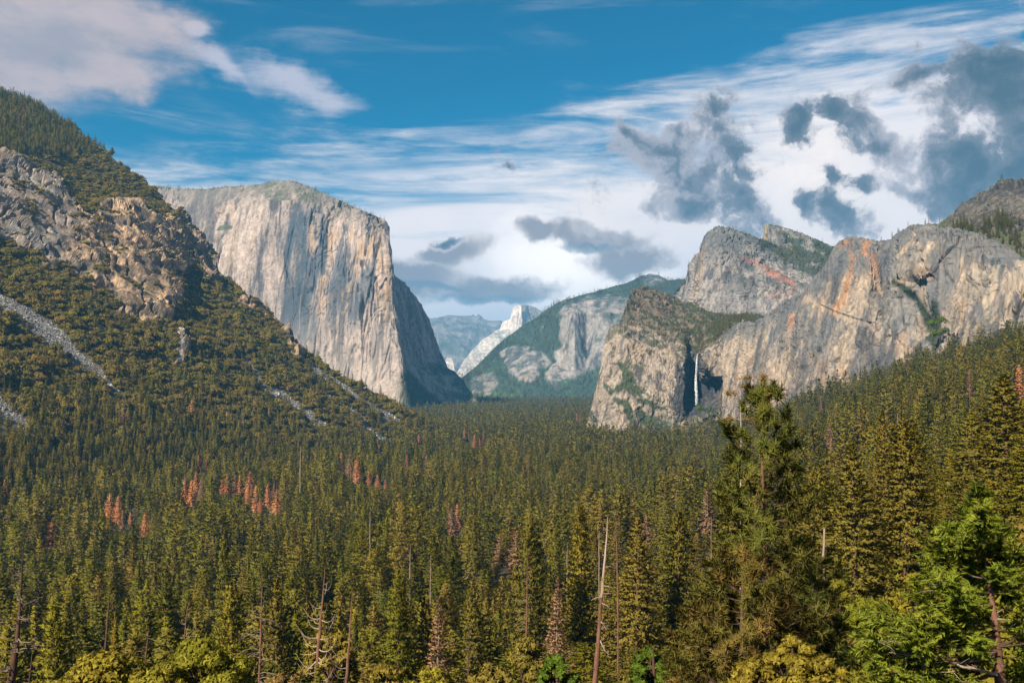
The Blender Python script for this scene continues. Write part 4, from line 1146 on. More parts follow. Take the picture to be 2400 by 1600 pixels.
# conifer forms; unit = metres, height 30
FORMS = [dict(RAD=5.0, power=0.85, droop=0.30, base=0.08), dict(RAD=4.1, power=0.75, droop=0.35, base=0.10), dict(RAD=5.8, power=0.95, droop=0.18, base=0.06),
         dict(RAD=4.4, power=0.62, droop=0.25, base=0.28, ragged=0.5), dict(RAD=3.7, power=0.9, droop=0.4, base=0.05), dict(RAD=4.8, power=0.55, droop=0.1, base=0.38, ragged=0.6),
         dict(RAD=5.4, power=0.42, droop=0.05, base=0.22, ragged=0.7), dict(RAD=5.0, power=0.5, droop=0.15, base=0.45, ragged=0.85), dict(RAD=6.4, power=0.72, droop=0.05, base=0.04, ragged=0.45)]
NF = len(FORMS)
NEAR = [conifer_shape(100 + i, whorls=46, per=11, clumps=22, clump=0.46, **f) for i, f in enumerate(FORMS)]
MIDF = [conifer_shape(200 + i, whorls=26, per=8, clumps=8, clump=0.95, **f) for i, f in enumerate(FORMS)]
FARF = [conifer_shape(300 + i, whorls=13, per=6, clumps=3, clump=1.9, **FORMS[i]) for i in range(4)]
def joined(shape, mat, name):
    (tv, tf), T = shape
    O = crown_out(T); T = face_out(T, O)
    tv4 = tv; tri = np.concatenate([tf[:, [0, 1, 2]], tf[:, [0, 2, 3]]])
    V = np.concatenate([T.reshape(-1, 3), tv4]); F = np.concatenate([np.arange(len(T) * 3).reshape(-1, 3), tri + len(T) * 3])
    me = mesh_from(name, V, F, mat, False)
    me.materials.append(B_BROWN)
    mi = np.zeros(len(F), np.int32); mi[len(T):] = 1
    me.polygons.foreach_set('material_index', mi)
    rad_ = np.stack([tv[:, 0], tv[:, 1], 0 * tv[:, 0] + 0.01], 1)
    soft_normals(me, np.concatenate([np.repeat(O, 3, axis=0), unit(rad_)]))
    return me
TONES = [L_DARK, L_MID, L_OLIVE]
MID_PROTOS = [joined(s, m, 'conifer') for m in TONES for s in MIDF]          # kind = tone * 6 + form
FAR_PROTOS = [joined(s, m, 'small_conifer') for m in TONES for s in FARF]    # kind = tone * 4 + form
NEARM = {}
for ti, m in enumerate(TONES):
    for fi, s in enumerate(NEAR):
        NEARM[ti, fi] = joined(s, m, 'near_conifer')
BR_N = [billow_shape(400 + i, 5.0, 6.0, 15, 42, 0.85) for i in range(4)]
BR_F = [billow_shape(420 + i, 5.0, 6.0, 11, 20, 1.35) for i in range(4)]
BR_MESH = [tris_mesh('brush', T, L_BRUSH, O) for T, O in BR_N]
BR_GREEN = [tris_mesh('green_brush', T, L_MID, O) for T, O in BR_N]
BR_FAR = [tris_mesh('small_brush', T, L_BRUSH, O) for T, O in BR_F]
BR_OAK = [tris_mesh('oak_crown', T, L_MID, O) for T, O in BR_N]
C_MID = proto_collection('conifer_forms', MID_PROTOS + BR_OAK + BR_MESH)     # 18..21 oak crowns, 22..25 olive brush
C_FAR = proto_collection('distant_conifer_forms', FAR_PROTOS + BR_FAR)       # 12..15 brush
C_NEAR = proto_collection('near_conifer_forms', [NEARM[t, f] for t in range(3) for f in range(NF)] + BR_OAK + BR_MESH)
C_BRUSH = proto_collection('brush_forms', BR_MESH + BR_GREEN)
print('protos', round(time.time() - T0, 1))

# ------------------------------------------------------------------ where the trees stand
RS = np.random.RandomState(5)
def jitter_grid(x0, x1, y0, y1, step):
    nx, ny = int((x1 - x0) / step) + 1, int((y1 - y0) / step) + 1
    X, Y = np.meshgrid(x0 + np.arange(nx) * step, y0 + np.arange(ny) * step)
    X = X + RS.uniform(-0.48, 0.48, X.shape) * step; Y = Y + RS.uniform(-0.48, 0.48, Y.shape) * step
    return X.ravel(), Y.ravel()
LH_FOOT_A, LH_FOOT_D = np.array([-578.0, 1050.0]), np.array([-0.934, 0.357])
def left_slope_dist(x, y):
    return (x - LH_FOOT_A[0]) * LH_FOOT_D[0] + (y - LH_FOOT_A[1]) * LH_FOOT_D[1]
def forest_points(y0, y1, step):
    x, y = jitter_grid(-0.66 * y1 - 40, 0.66 * y1 + 40, y0, y1, step)
    keep = (np.abs(x) < 0.63 * y + 40) & ((left_slope_dist(x, y) < 25) | (y > 2350))
    x, y = x[keep], y[keep]
    gap = perlin(x / 45.0, y / 45.0, 8.5) + 0.6 * perlin(x / 120.0, y / 120.0, 4.5)
    k2 = (gap > -0.42) | (RS.uniform(size=len(x)) < 0.35) | (y > 2500)
    x, y = x[k2], y[k2]
    return x, y, ground(x, y)
# tone of a tree: patches over the valley, olive towards the near right side, darker under the right wall to paint in its shade
def tone_of(x, y):
    n = 0.9 * perlin(x / 130.0, y / 130.0, 0.5) + 0.55 * RS.normal(size=len(x))
    right = sstep(x / np.maximum(y, 1), -0.22, 0.12) * (1 - sstep(y, 350, 900))
    v = n + 0.85 * right + 0.10 - 0.7 * sstep(south_dist(x, y), 60, 160) * sstep(y, 900, 1300)
    return np.where(v > 0.55, 2, np.where(v > 0.05, 1, 0))
SPECIAL = []      # (x, y, radius) kept clear of the random forest
# ------------------------------------------------------------------ waterfall
def build_waterfall():
    m = bpy.data.materials.new('falling_water')
    m.use_nodes = True
    t = NT(m.node_tree)
    b = m.node_tree.nodes['Principled BSDF']
    b.inputs['Roughness'].default_value = 0.8
    geo = t.n('ShaderNodeNewGeometry')
    n = t.noise(t.mapping(geo.outputs['Position'], scale=(1, 1, 0.05)), 0.45, 5.0, 0.7).outputs['Fac']
    t.put(b.inputs['Base Color'], t.mix(t.smooth(n, 0.35, 0.65), (0.22, 0.235, 0.26, 1), (0.55, 0.57, 0.59, 1)))
    t.put(b.inputs['Alpha'], t.smooth(n, 0.36, 0.62, 0.10, 0.95))
    e = link('waterfall', None, label='slim white waterfall dropping down the dark alcove', category='waterfall')
    e.location = W(1630, 968, 2420)
    o0 = Vector(e.location)
    rs = np.random.RandomState(3)
    for k in range(7):
        f = np.linspace(0, 1, 16)
        py = 829 + (962 - 829) * f
        px = np.interp(py, [829, 850, 890, 930, 962], [1635, 1633, 1631, 1632, 1629]) + rs.normal(0, 1.2) * f ** 0.4 + np.cumsum(rs.normal(0, 0.22, 16))
        Yd = np.interp(f, [0, 0.1, 1], [2522, 2478, 2425]) - rs.uniform(0, 6)
        P = W(px, py, Yd) - np.array(o0)
        wid = np.interp(f, [0, 0.08, 0.5, 1], [0.9, 1.4, 2.6, 5.0]) * rs.uniform(0.6, 1.2)
        v, fc = tube(P, wid, 7)
        link('water_strand', mesh_from('water_strand', v, fc, m, True), e)
    # spray at the foot
    C = rs.normal(size=(160, 3)) * np.array([6, 5, 5]) + np.array([0, 0, 6])
    T = leaf_tris(rs, C, rs.normal(size=(160, 3)), 2.4, 2.0, 1.0)
    link('spray', tris_mesh('spray', T, m), e, kind='stuff')
build_waterfall()

# ------------------------------------------------------------------ dead standing trunks (snags)
def limb_path(p0, direction, length, style, rs, n=7):
    d = np.asarray(direction, float); d = d / np.linalg.norm(d)
    f = np.linspace(0, 1, n)
    p = np.asarray(p0)[None] + d[None] * (f * length)[:, None]
    if style == 'arch':
        p[:, 2] += length * (0.42 * f - 0.80 * f ** 2.1)
    elif style == 'upcurve':
        p[:, 2] += length * (-0.22 * np.sin(f * 2.2) + 0.62 * f ** 2.6)
    elif style == 'twisty':
        w = np.cumsum(rs.normal(0, 0.085 * length, (n, 3)), 0); w[0] = 0
        p += w
        p[:, 2] += length * (-0.1 * f + 0.18 * f ** 2)
    else:
        p[:, 2] += length * 0.05 * f
    return p
def snag(name, label, category, path, Yd, widths, nb, style, zone, blen, bark, branch_mat, seed, top_mat=None, split=None, twigs=0.5, explicit=(), extra=0.0):
    """PATH [(px, py)] down the trunk from the tip, WIDTHS its diameters in photo units, branches between the photo heights ZONE"""
    rs = np.random.RandomState(seed)
    P = np.array([W(px, py, Yd) for px, py in path])
    w = np.array(widths) * Yd / FPX / 2.0
    gx, gy = P[-1, 0], P[-1, 1]
    gz = float(ground(gx, gy)) - 0.3
    if P[-1, 2] > gz + 1 and extra == 0.0:
        P = np.concatenate([P, [[gx, gy, gz]]]); w = np.append(w, w[-1] * 1.25)
    base = P[-1].copy()
    e = link(name, None, label=label, category=category, group='dead standing trunks in front')
    e.location = base
    L = P - base
    # resample for slight crookedness
    s = np.concatenate([[0], np.cumsum(np.linalg.norm(np.diff(L, axis=0), axis=1))])
    ss = np.linspace(0, s[-1], 26)
    Lr = np.stack([np.interp(ss, s, L[:, k]) for k in range(3)], 1)
    Lr[1:-1, :2] += rs.normal(0, 0.18, (24, 2)) * np.interp(ss[1:-1], s, w)[:, None]
    wr = np.interp(ss, s, w) * (1 + rs.normal(0, 0.05, 26))
    pys = np.interp(ss, s[:len(path)], [p[1] for p in path])
    if split:
        k = int(np.argmin(np.abs(pys - split)))
        v, f = tube(Lr[:k + 1], wr[:k + 1], 8); link('dead_top', mesh_from('dead_top', v, f, top_mat, True), e, label='bleached barkless upper trunk')
        v, f = tube(Lr[k:], wr[k:], 8); link('trunk', mesh_from('trunk', v, f, bark, True), e)
    else:
        v, f = tube(Lr, wr, 8); link('trunk', mesh_from('trunk', v, f, bark, True), e)
    def at(py):
        i = np.interp(py, pys, np.arange(26))
        return np.array([np.interp(i, np.arange(26), Lr[:, k]) for k in range(3)]), float(np.interp(i, np.arange(26), wr))
    for pts in explicit:
        Q = np.array([W(px, py, Yd + dy) for px, py, dy in pts]) - base
        r0 = 0.30 * at(pts[0][1])[1] + 0.02
        v, f = tube(Q, np.linspace(r0, r0 * 0.3, len(Q)), 5)
        link('branch', mesh_from('branch', v, f, branch_mat, True), e)
    for b in range(nb):
        py = zone[0] + (zone[1] - zone[0]) * (b + rs.uniform(0.1, 0.9)) / nb
        p0, r = at(py)
        t = (py - zone[0]) / (zone[1] - zone[0])
        a = rs.uniform(0, 6.283)
        if rs.uniform() < 0.6:
            a = rs.choice([0.0, math.pi]) + rs.normal(0, 0.6)
        length = np.interp(t, [0, 0.5, 1], blen) * rs.uniform(0.6, 1.15) * Yd / FPX
        pth = limb_path(p0, (math.cos(a), math.sin(a), 0.12), length, style, rs)
        r0 = min(r * 0.42, 0.02 + length * 0.022)
        parts = [tube(pth, np.linspace(r0, 0.25 * r0 + 0.006, len(pth)), 5)]
        for q in range(rs.poisson(twigs * 3)):
            k = rs.randint(2, len(pth) - 1)
            dd = unit(pth[k + 1] - pth[k - 1] + rs.normal(0, 0.9, 3) * np.linalg.norm(pth[k + 1] - pth[k - 1]))
            tw = limb_path(pth[k], dd, length * rs.uniform(0.15, 0.4), 'twisty', rs, 5)
            parts.append(tube(tw, np.linspace(r0 * 0.45, 0.006, 5), 4))
        v, f = merge(parts)
        link('branch', mesh_from('branch', v, f, branch_mat, True), e)
    SPECIAL.append((base[0], base[1], 2.5))
    return e
snag('dead_snag', 'tall charred dead trunk with pale crooked branches at the left edge', 'dead tree', [(57, 1238), (52, 1330), (47, 1420), (41, 1490), (34, 1545), (26, 1600), (22, 1660)], 85.0, [0.8, 3.2, 6.5, 9.5, 15, 18, 20], 40, 'twisty', (1322, 1600), [18, 60, 66], B_BURNT, B_GREY, 1, twigs=1.0)
snag('dead_snag', 'grey dead trunk with many thin downward arching branches', 'dead tree', [(615, 1348), (613, 1440), (610, 1520), (608, 1600), (607, 1660)], 140.0, [0.9, 3.6, 5.0, 6.6, 7.5], 46, 'arch', (1366, 1640), [14, 62, 78], B_RED, B_GREY, 2, twigs=0.25)
snag('dead_snag', 'reddish dead trunk with pale branches curving upward like hooks', 'dead tree', [(762, 1324), (757, 1400), (752, 1450), (746, 1520), (740, 1600), (737, 1660)], 115.0, [1.4, 4.2, 6.0, 8.5, 10.5, 11.5], 22, 'upcurve', (1350, 1630), [22, 52, 52], B_RED, B_PALE, 3, twigs=0.3,
     explicit=[[(750, 1442, 0), (741, 1440, -.5), (735, 1431, -.6), (731, 1418, -.6)], [(749, 1473, 0), (736, 1471, .2), (727, 1464, .3), (722, 1451, .3)], [(745, 1494, 0), (727, 1495, -.4), (713, 1489, -.5), (705, 1476, -.6)], [(744, 1526, 0), (727, 1533, 0), (706, 1533, .2)],
               [(754, 1453, 0), (766, 1458, -.5), (777, 1454, -.6), (785, 1440, -.7)], [(748, 1497, 0), (764, 1499, -.4), (776, 1491, -.5)], [(742, 1548, 0), (730, 1560, -.3), (722, 1568, -.4), (724, 1578, -.4), (738, 1585, -.3)], [(744, 1537, 0), (752, 1546, -.4), (762, 1540, -.5), (768, 1524, -.5)]])
snag('dead_snag', 'reddish brown bare pole with few branches right of the hooked dead trunk', 'dead tree', [(826, 1384), (823, 1440), (818, 1510), (812, 1600), (809, 1660)], 125.0, [1.2, 3.6, 5.6, 8.2, 9.0], 8, 'upcurve', (1470, 1640), [26, 40, 44], B_RED, B_GREY, 4, twigs=0.4)
snag('dead_snag', 'tall leaning trunk with a bleached bare top and reddish lower bark', 'dead tree', [(1424, 1211), (1421, 1270), (1417, 1320), (1412, 1380), (1407, 1430), (1403, 1490), (1399, 1545), (1394, 1600), (1390, 1660)], 100.0, [1.6, 4.2, 5.6, 7.0, 8.0, 10.0, 12.0, 13.5, 15.0], 12, 'stub', (1230, 1580), [8, 22, 26], B_RED, B_PALE, 5, B_PALE, 1395, 0.5,
     [[(1412, 1372, 0), (1424, 1373, -.3), (1436, 1377, -.4)], [(1408, 1412, 0), (1418, 1416, -.4), (1427, 1422, -.5)], [(1406, 1452, 0), (1414, 1462, -.3), (1421, 1474, -.4), (1418, 1478, -.4)], [(1405, 1496, 0), (1412, 1512, -.3), (1418, 1524, -.4), (1427, 1533, -.5)], [(1410, 1398, 0), (1398, 1400, -.3), (1385, 1406, -.4)]])
snag('dead_snag', 'thin brown bare pole with short level twigs beside the bleached trunk', 'dead tree', [(1444, 1194), (1444, 1250), (1446, 1312), (1448, 1400)], 150.0, [1.0, 2.2, 3.2, 4.0], 22, 'stub', (1204, 1330), [8, 14, 14], B_RED, B_GREY, 6, twigs=0.1)
snag('dead_snag', 'thin pale bare pole standing left of the tall pine', 'dead tree', [(1667, 1212), (1667, 1260), (1667, 1322), (1667, 1420)], 95.0, [0.9, 2.2, 3.0, 3.6], 8, 'twisty', (1225, 1330), [8, 16, 16], B_GREY, B_PALE, 7, twigs=0.4)
snag('dead_snag', 'small bent snag with hooked twigs above the left oak thicket', 'dead tree', [(446, 1407), (440, 1412), (438, 1440), (434, 1480), (430, 1520), (428, 1580)], 130.0, [0.8, 1.8, 2.6, 3.2, 3.6, 4.0], 9, 'upcurve', (1425, 1505), [10, 16, 22], B_RED, B_PALE, 8, twigs=0.3)
snag('dead_snag', 'short dark stub pole beside the charred trunk', 'dead tree', [(75, 1533), (73, 1560), (69, 1600), (67, 1650)], 80.0, [1.6, 3.2, 5.0, 6.0], 5, 'stub', (1545, 1620), [6, 10, 12], B_BURNT, B_GREY, 9)
snag('dead_snag', 'dark leaning bare trunk among conifers left of the oak thicket', 'dead tree', [(256, 1392), (253, 1440), (249, 1490), (244, 1550), (241, 1620)], 150.0, [1.6, 3.6, 5.0, 6.0, 6.4], 8, 'stub', (1400, 1560), [8, 14, 16], B_BURNT, B_BROWN, 10)
snag('dead_snag', 'forked dark snag rising out of the left oak thicket', 'dead tree', [(349, 1468), (346, 1505), (341, 1540), (337, 1600), (335, 1650)], 95.0, [1.2, 2.4, 4.0, 5.2, 5.6], 7, 'twisty', (1480, 1580), [14, 22, 26], B_BURNT, B_GREY, 11)
snag('dead_snag', 'broken pale stump right of the tall pine', 'dead tree', [(1932, 1238), (1931, 1262), (1930, 1310), (1930, 1400)], 95.0, [4.4, 5.0, 5.4, 6.0], 5, 'twisty', (1244, 1290), [10, 14, 14], B_PALE, B_PALE, 12)
snag('dead_snag', 'thin straight dead pole low in the middle of the forest', 'dead tree', [(1099, 1455), (1099, 1500), (1098, 1560), (1097, 1640)], 120.0, [1.0, 2.2, 3.0, 3.6], 12, 'stub', (1470, 1620), [8, 16, 20], B_BURNT, B_GREY, 13, twigs=0.3)
snag('dead_snag', 'bare reddish trunk with drooping grey twigs left of the small red conifer', 'dead tree', [(1237, 1290), (1236, 1340), (1235, 1400), (1234, 1470), (1233, 1560)], 160.0, [0.8, 1.8, 2.8, 3.6, 4.4], 26, 'arch', (1310, 1520), [14, 26, 30], B_RED, B_GREY, 14, twigs=0.6)
for k, (px, py, yd, ln, where) in enumerate(((705, 1044, 1000, 22, 'on the slope below the scree chutes'), (1010, 1300, 330, 60, 'in the middle forest right of the hooked trunk'), (962, 1275, 380, 40, 'in the middle forest left of the pair of red trees'),
        (1330, 1270, 300, 45, 'left of the bleached trunk among olive firs'), (1405, 1243, 260, 26, 'just left of the bleached tip'), (1546, 1130, 520, 90, 'right of the bleached trunk in the middle distance'), (1585, 1150, 480, 40, 'left of the pinkish dead tree by the pine'), (2104, 968, 700, 36, 'behind the red-trunked fir on the right slope'), (1947, 1150, 240, 50, 'right of the pine among olive firs'), (2310, 890, 900, 40, 'high on the right slope left of the tallest fir'), (868, 1190, 480, 50, 'in the middle forest above the bare red pole'))):
    snag('dead_snag', 'thin grey bare trunk ' + where, 'dead tree', [(px, py), (px - 0.5, py + ln * 0.5), (px - 1, py + ln), (px - 1, py + ln * 1.6)], float(yd), [0.9, 1.9, 2.6, 3.2], 12, 'stub', (py + ln * 0.1, py + ln), [4, 8, 11], B_GREY, B_GREY, 40 + k, twigs=0.15)
for k, (px, py, hh, lab) in enumerate(((2176, 503, 26, 'left of three bare poles on the right skyline'), (2202, 493, 30, 'middle and tallest of three bare poles on the right skyline'), (2231, 497, 14, 'short right one of three bare poles on the right skyline'))):
    b = W(px, py + hh, 1880.0); tp_ = W(px + 1, py, 1880.0)
    o = link('dead_pole', None, label=lab, category='dead tree', group='bare poles on the right skyline'); o.location = b
    v, f = tube(np.array([[0, 0, -4.0], tp_ - b]), [0.75, 0.4], 6)
    link('trunk', mesh_from('trunk', v, f, B_GREY), o)

# ------------------------------------------------------------------ the tall pine in front
def needle_tuft(rs, c, d, n, length, width):
    dirs = unit(d[None] * 0.55 + rs.normal(size=(n, 3)) * 0.62)
    base = c[None] + d[None] * rs.uniform(-0.5, 0.35, (n, 1)) * length
    s = unit(np.cross(dirs, rs.normal(size=(n, 3)))) * width * 0.5
    L = length * rs.uniform(0.75, 1.15, (n, 1))
    return np.stack([base - s, base + s, base + dirs * L], 1)
def outward(T, L, seed=0, up=0.6, jit=0.40):
    c = T.mean(1); o = np.argsort(L[:, 2])
    ax = np.stack([np.interp(c[:, 2], L[o, 2], L[o, k]) for k in (0, 1)], 1)
    d = c[:, :2] - ax
    r = np.hypot(d[:, 0], d[:, 1])
    O = unit(np.stack([d[:, 0], d[:, 1], up * r + 0.1], 1))
    return unit(O + np.random.RandomState(seed).normal(0, jit, O.shape))
def pine(label, path, Yd, widths, zone, half, per, seed, needles, tuft_len, bark, dens=1.0, leader=True, step=26.0, group=None):
    rs = np.random.RandomState(seed)
    P = np.array([W(px, py, Yd) for px, py in path]); w = np.array(widths) * Yd / FPX / 2
    gz = float(ground(P[-1, 0], P[-1, 1])) - 0.3
    if P[-1, 2] > gz:
        P = np.concatenate([P, [[P[-1, 0], P[-1, 1], gz]]]); w = np.append(w, w[-1] * 1.2)
    base = P[-1].copy(); L = P - base
    e = link('pine_tree', None, label=label, category='pine tree', group=group); e.location = base
    v, f = tube(L, w, 10); link('trunk', mesh_from('trunk', v, f, bark, True), e)
    pyk = [p[1] for p in path]
    m2px = Yd / FPX
    py = zone[0]
    while py < zone[1]:
        p0 = np.array([np.interp(py, pyk, L[:len(path), k]) for k in range(3)])
        hw = np.interp(py, [h[0] for h in half], [h[1] for h in half]) * m2px
        k = max(2, int(round(per * rs.uniform(0.7, 1.2))))
        a0 = rs.uniform(0, 6.28)
        for b in range(k):
            a = a0 + 6.283 * b / k + rs.normal(0, 0.35)
            ln = hw * rs.uniform(0.6, 1.12)
            up = np.interp((py - zone[0]) / (zone[1] - zone[0]), [0, 0.25, 1], [0.9, 0.25, -0.10])
            d = unit(np.array([math.cos(a), math.sin(a), up]))
            n = 8; ff = np.linspace(0, 1, n)
            pth = p0 + np.array([0, 0, rs.normal(0, 0.12)]) + d * (ff * ln)[:, None]
            pth[:, 2] += ln * (-0.06 * np.sin(ff * 3.1) + 0.30 * ff ** 2.4)
            r0 = 0.012 + 0.0085 * ln
            wood = [tube(pth, np.linspace(r0, 0.008, n), 5)]
            T = []
            tips = [(pth[-1], unit(pth[-1] - pth[-2]))]
            nsub = int(ln / tuft_len * 1.7 * dens * rs.uniform(0.7, 1.3))
            for q in range(nsub):
                i = rs.uniform(0.34, 0.97) * (n - 1)
                c = np.array([np.interp(i, np.arange(n), pth[:, j]) for j in range(3)])
                fr = i / (n - 1)
                sd = unit(d * 0.7 + rs.normal(0, 0.6, 3) + np.array([0, 0, 0.45]))
                sl = ln * 0.34 * (1.15 - fr * 0.7) * rs.uniform(0.35, 1.0) + tuft_len * 0.6
                tp = c + sd * sl + np.array([0, 0, 0.12 * sl])
                wood.append(tube(np.array([c, (c + tp) / 2 - [0, 0, 0.04 * sl], tp]), [r0 * 0.4, 0.007, 0.006], 4))
                tips.append((tp, unit(sd + np.array([0, 0, 0.4]))))
            for c, dd in tips:
                T.append(needle_tuft(rs, c - dd * tuft_len * 0.3, dd, 40, tuft_len, tuft_len * 0.125))
            v, f = merge(wood)
            bo_ = link('branch', mesh_from('branch', v, f, B_BROWN, True), e)
            T = np.concatenate(T); link('needles', tris_mesh('needles', T, needles, outward(T, L, seed)), bo_)
        py += step * rs.uniform(0.75, 1.25) * np.interp(py, [zone[0], zone[0] + 120], [0.8, 1.0])
    if leader:
        top = L[0]
        T = [needle_tuft(rs, top + np.array([0, 0, -0.15 - 0.22 * k]), np.array([0, 0, 1.0]), 70, tuft_len, tuft_len * 0.07) for k in range(2)]
        link('leader_needles', tris_mesh('leader_needles', np.concatenate(T), L_GOLD), e, label='golden young needles at the very tip')
        T = [needle_tuft(rs, top + np.array([rs.normal(0, 0.14), rs.normal(0, 0.14), -0.75 - 0.12 * k]), unit(rs.normal(0, 0.5, 3) + np.array([0, 0, 0.7])), 60, tuft_len, tuft_len * 0.075) for k in range(16)]
        link('needles', tris_mesh('needles', np.concatenate(T), needles), e)
    SPECIAL.append((base[0], base[1], 4.0))
    return e
pine('tall pine in front with long needle tufts, open crown and golden tip', [(1789, 880), (1789, 960), (1788, 1060), (1787, 1115), (1790, 1200), (1793, 1270), (1797, 1360), (1802, 1480), (1806, 1640)], 46.0, [1.2, 4.5, 7.0, 8.2, 9.4, 10.2, 12, 15, 18],
     (935, 1600), [(930, 26), (965, 48), (1010, 72), (1080, 88), (1160, 108), (1260, 128), (1360, 146), (1480, 165), (1600, 180)], 4, 31, L_PINE, 0.44, B_RED, 1.0, step=25.0)
pine('young pine with rusty orange needles left below the tall pine', [(1742, 1300), (1740, 1380), (1738, 1480), (1736, 1640)], 40.0, [1.5, 5, 8, 11], (1325, 1640), [(1320, 30), (1400, 90), (1500, 130), (1640, 150)], 5, 32, L_RUSTY, 0.36, B_BROWN, 1.3, False)
pine('low rusty pine at the bottom edge left of the yellow oak', [(1660, 1420), (1658, 1500), (1656, 1640)], 44.0, [1.5, 5, 9], (1440, 1650), [(1440, 30), (1520, 90), (1640, 110)], 5, 33, L_RUSTY, 0.36, B_BROWN, 1.3, False)
pine('dark green pine below the tall pine at its right', [(1880, 1290), (1884, 1380), (1888, 1480), (1890, 1640)], 50.0, [1.5, 5, 8, 10], (1310, 1640), [(1310, 30), (1400, 70), (1500, 90), (1640, 100)], 5, 34, L_PINE, 0.38, B_BROWN, 1.3, False)

# stunted tree with flat golden tufts, left of the pine's tip
def stunted():
    rs = np.random.RandomState(8)
    Yd = 62.0
    base = W(1736, 1130, Yd)
    e = link('stunted_tree', None, label='thin stunted tree with flat golden tufts left of the pine tip', category='tree'); e.location = base
    P = np.array([W(x, y, Yd) for x, y in ((1742, 884), (1737, 900), (1735, 912), (1736, 960), (1737, 1010), (1736, 1130), (1735, 1400))]) - base
    v, f = tube(P, np.array([0.6, 1.3, 2.2, 2.8, 3.2, 3.6, 4.5]) * Yd / FPX / 2, 6); link('trunk', mesh_from('trunk', v, f, B_PALE, True), e)
    for pts, wid in ((((1735, 908), (1745, 902), (1756, 906)), 1.0), (((1736, 926), (1722, 922), (1706, 923), (1694, 918)), 1.4), (((1738, 890), (1748, 888), (1752, 884)), 1.0), (((1737, 985), (1722, 979), (1708, 985), (1690, 986)), 1.3), (((1737, 983), (1752, 982), (1768, 984)), 1.0), (((1737, 1054), (1728, 1048), (1718, 1056)), 1.2)):
        Q = np.array([W(x, y, Yd + rs.normal(0, 0.2)) for x, y in pts]) - base
        v, f = tube(Q, np.linspace(wid, wid * 0.4, len(Q)) * Yd / FPX / 2, 5); b = link('branch', mesh_from('branch', v, f, B_PALE, True), e)
        T = []
        for k in range(16):
            i = rs.uniform(0.35, 1.0) * (len(Q) - 1)
            c = np.array([np.interp(i, np.arange(len(Q)), Q[:, j]) for j in range(3)]) + rs.normal(0, [0.16, 0.16, 0.07])
            T.append(leaf_tris(rs, c[None] + rs.normal(0, 0.07, (14, 3)), np.tile([[rs.normal(), rs.normal(), 0.5]], (14, 1)), 0.14, 0.06, 0.6))
        link('needles', tris_mesh('needles', np.concatenate(T), L_GOLD), b)
stunted()

# ------------------------------------------------------------------ bright cedar at lower right
def spray(rs, c, d, length):
    """a flat drooping fan of scale-leaf twigs"""
    d = unit(d); side = unit(np.cross(d, np.array([0, 0, 1.0]) + rs.normal(0, 0.35, 3)))
    n = 22
    t = np.linspace(0.05, 1, n); sg = np.where(np.arange(n) % 2, 1.0, -1.0)
    root = c + d[None] * (t * length)[:, None]
    root[:, 2] -= 0.25 * length * t ** 2
    ln = length * (0.50 * (1 - t) + 0.16) * rs.uniform(0.7, 1.2, n)
    dirs = unit(d[None] * 0.85 + side[None] * sg[:, None] * 0.75 + rs.normal(0, 0.14, (n, 3)) + np.array([0, 0, -0.12]))
    nrm = unit(np.cross(dirs, side[None] + rs.normal(0, 0.3, (n, 3))))
    s = unit(np.cross(dirs, nrm)) * (ln * 0.13)[:, None]
    return np.stack([root - s, root + s, root + dirs * ln[:, None]], 1)
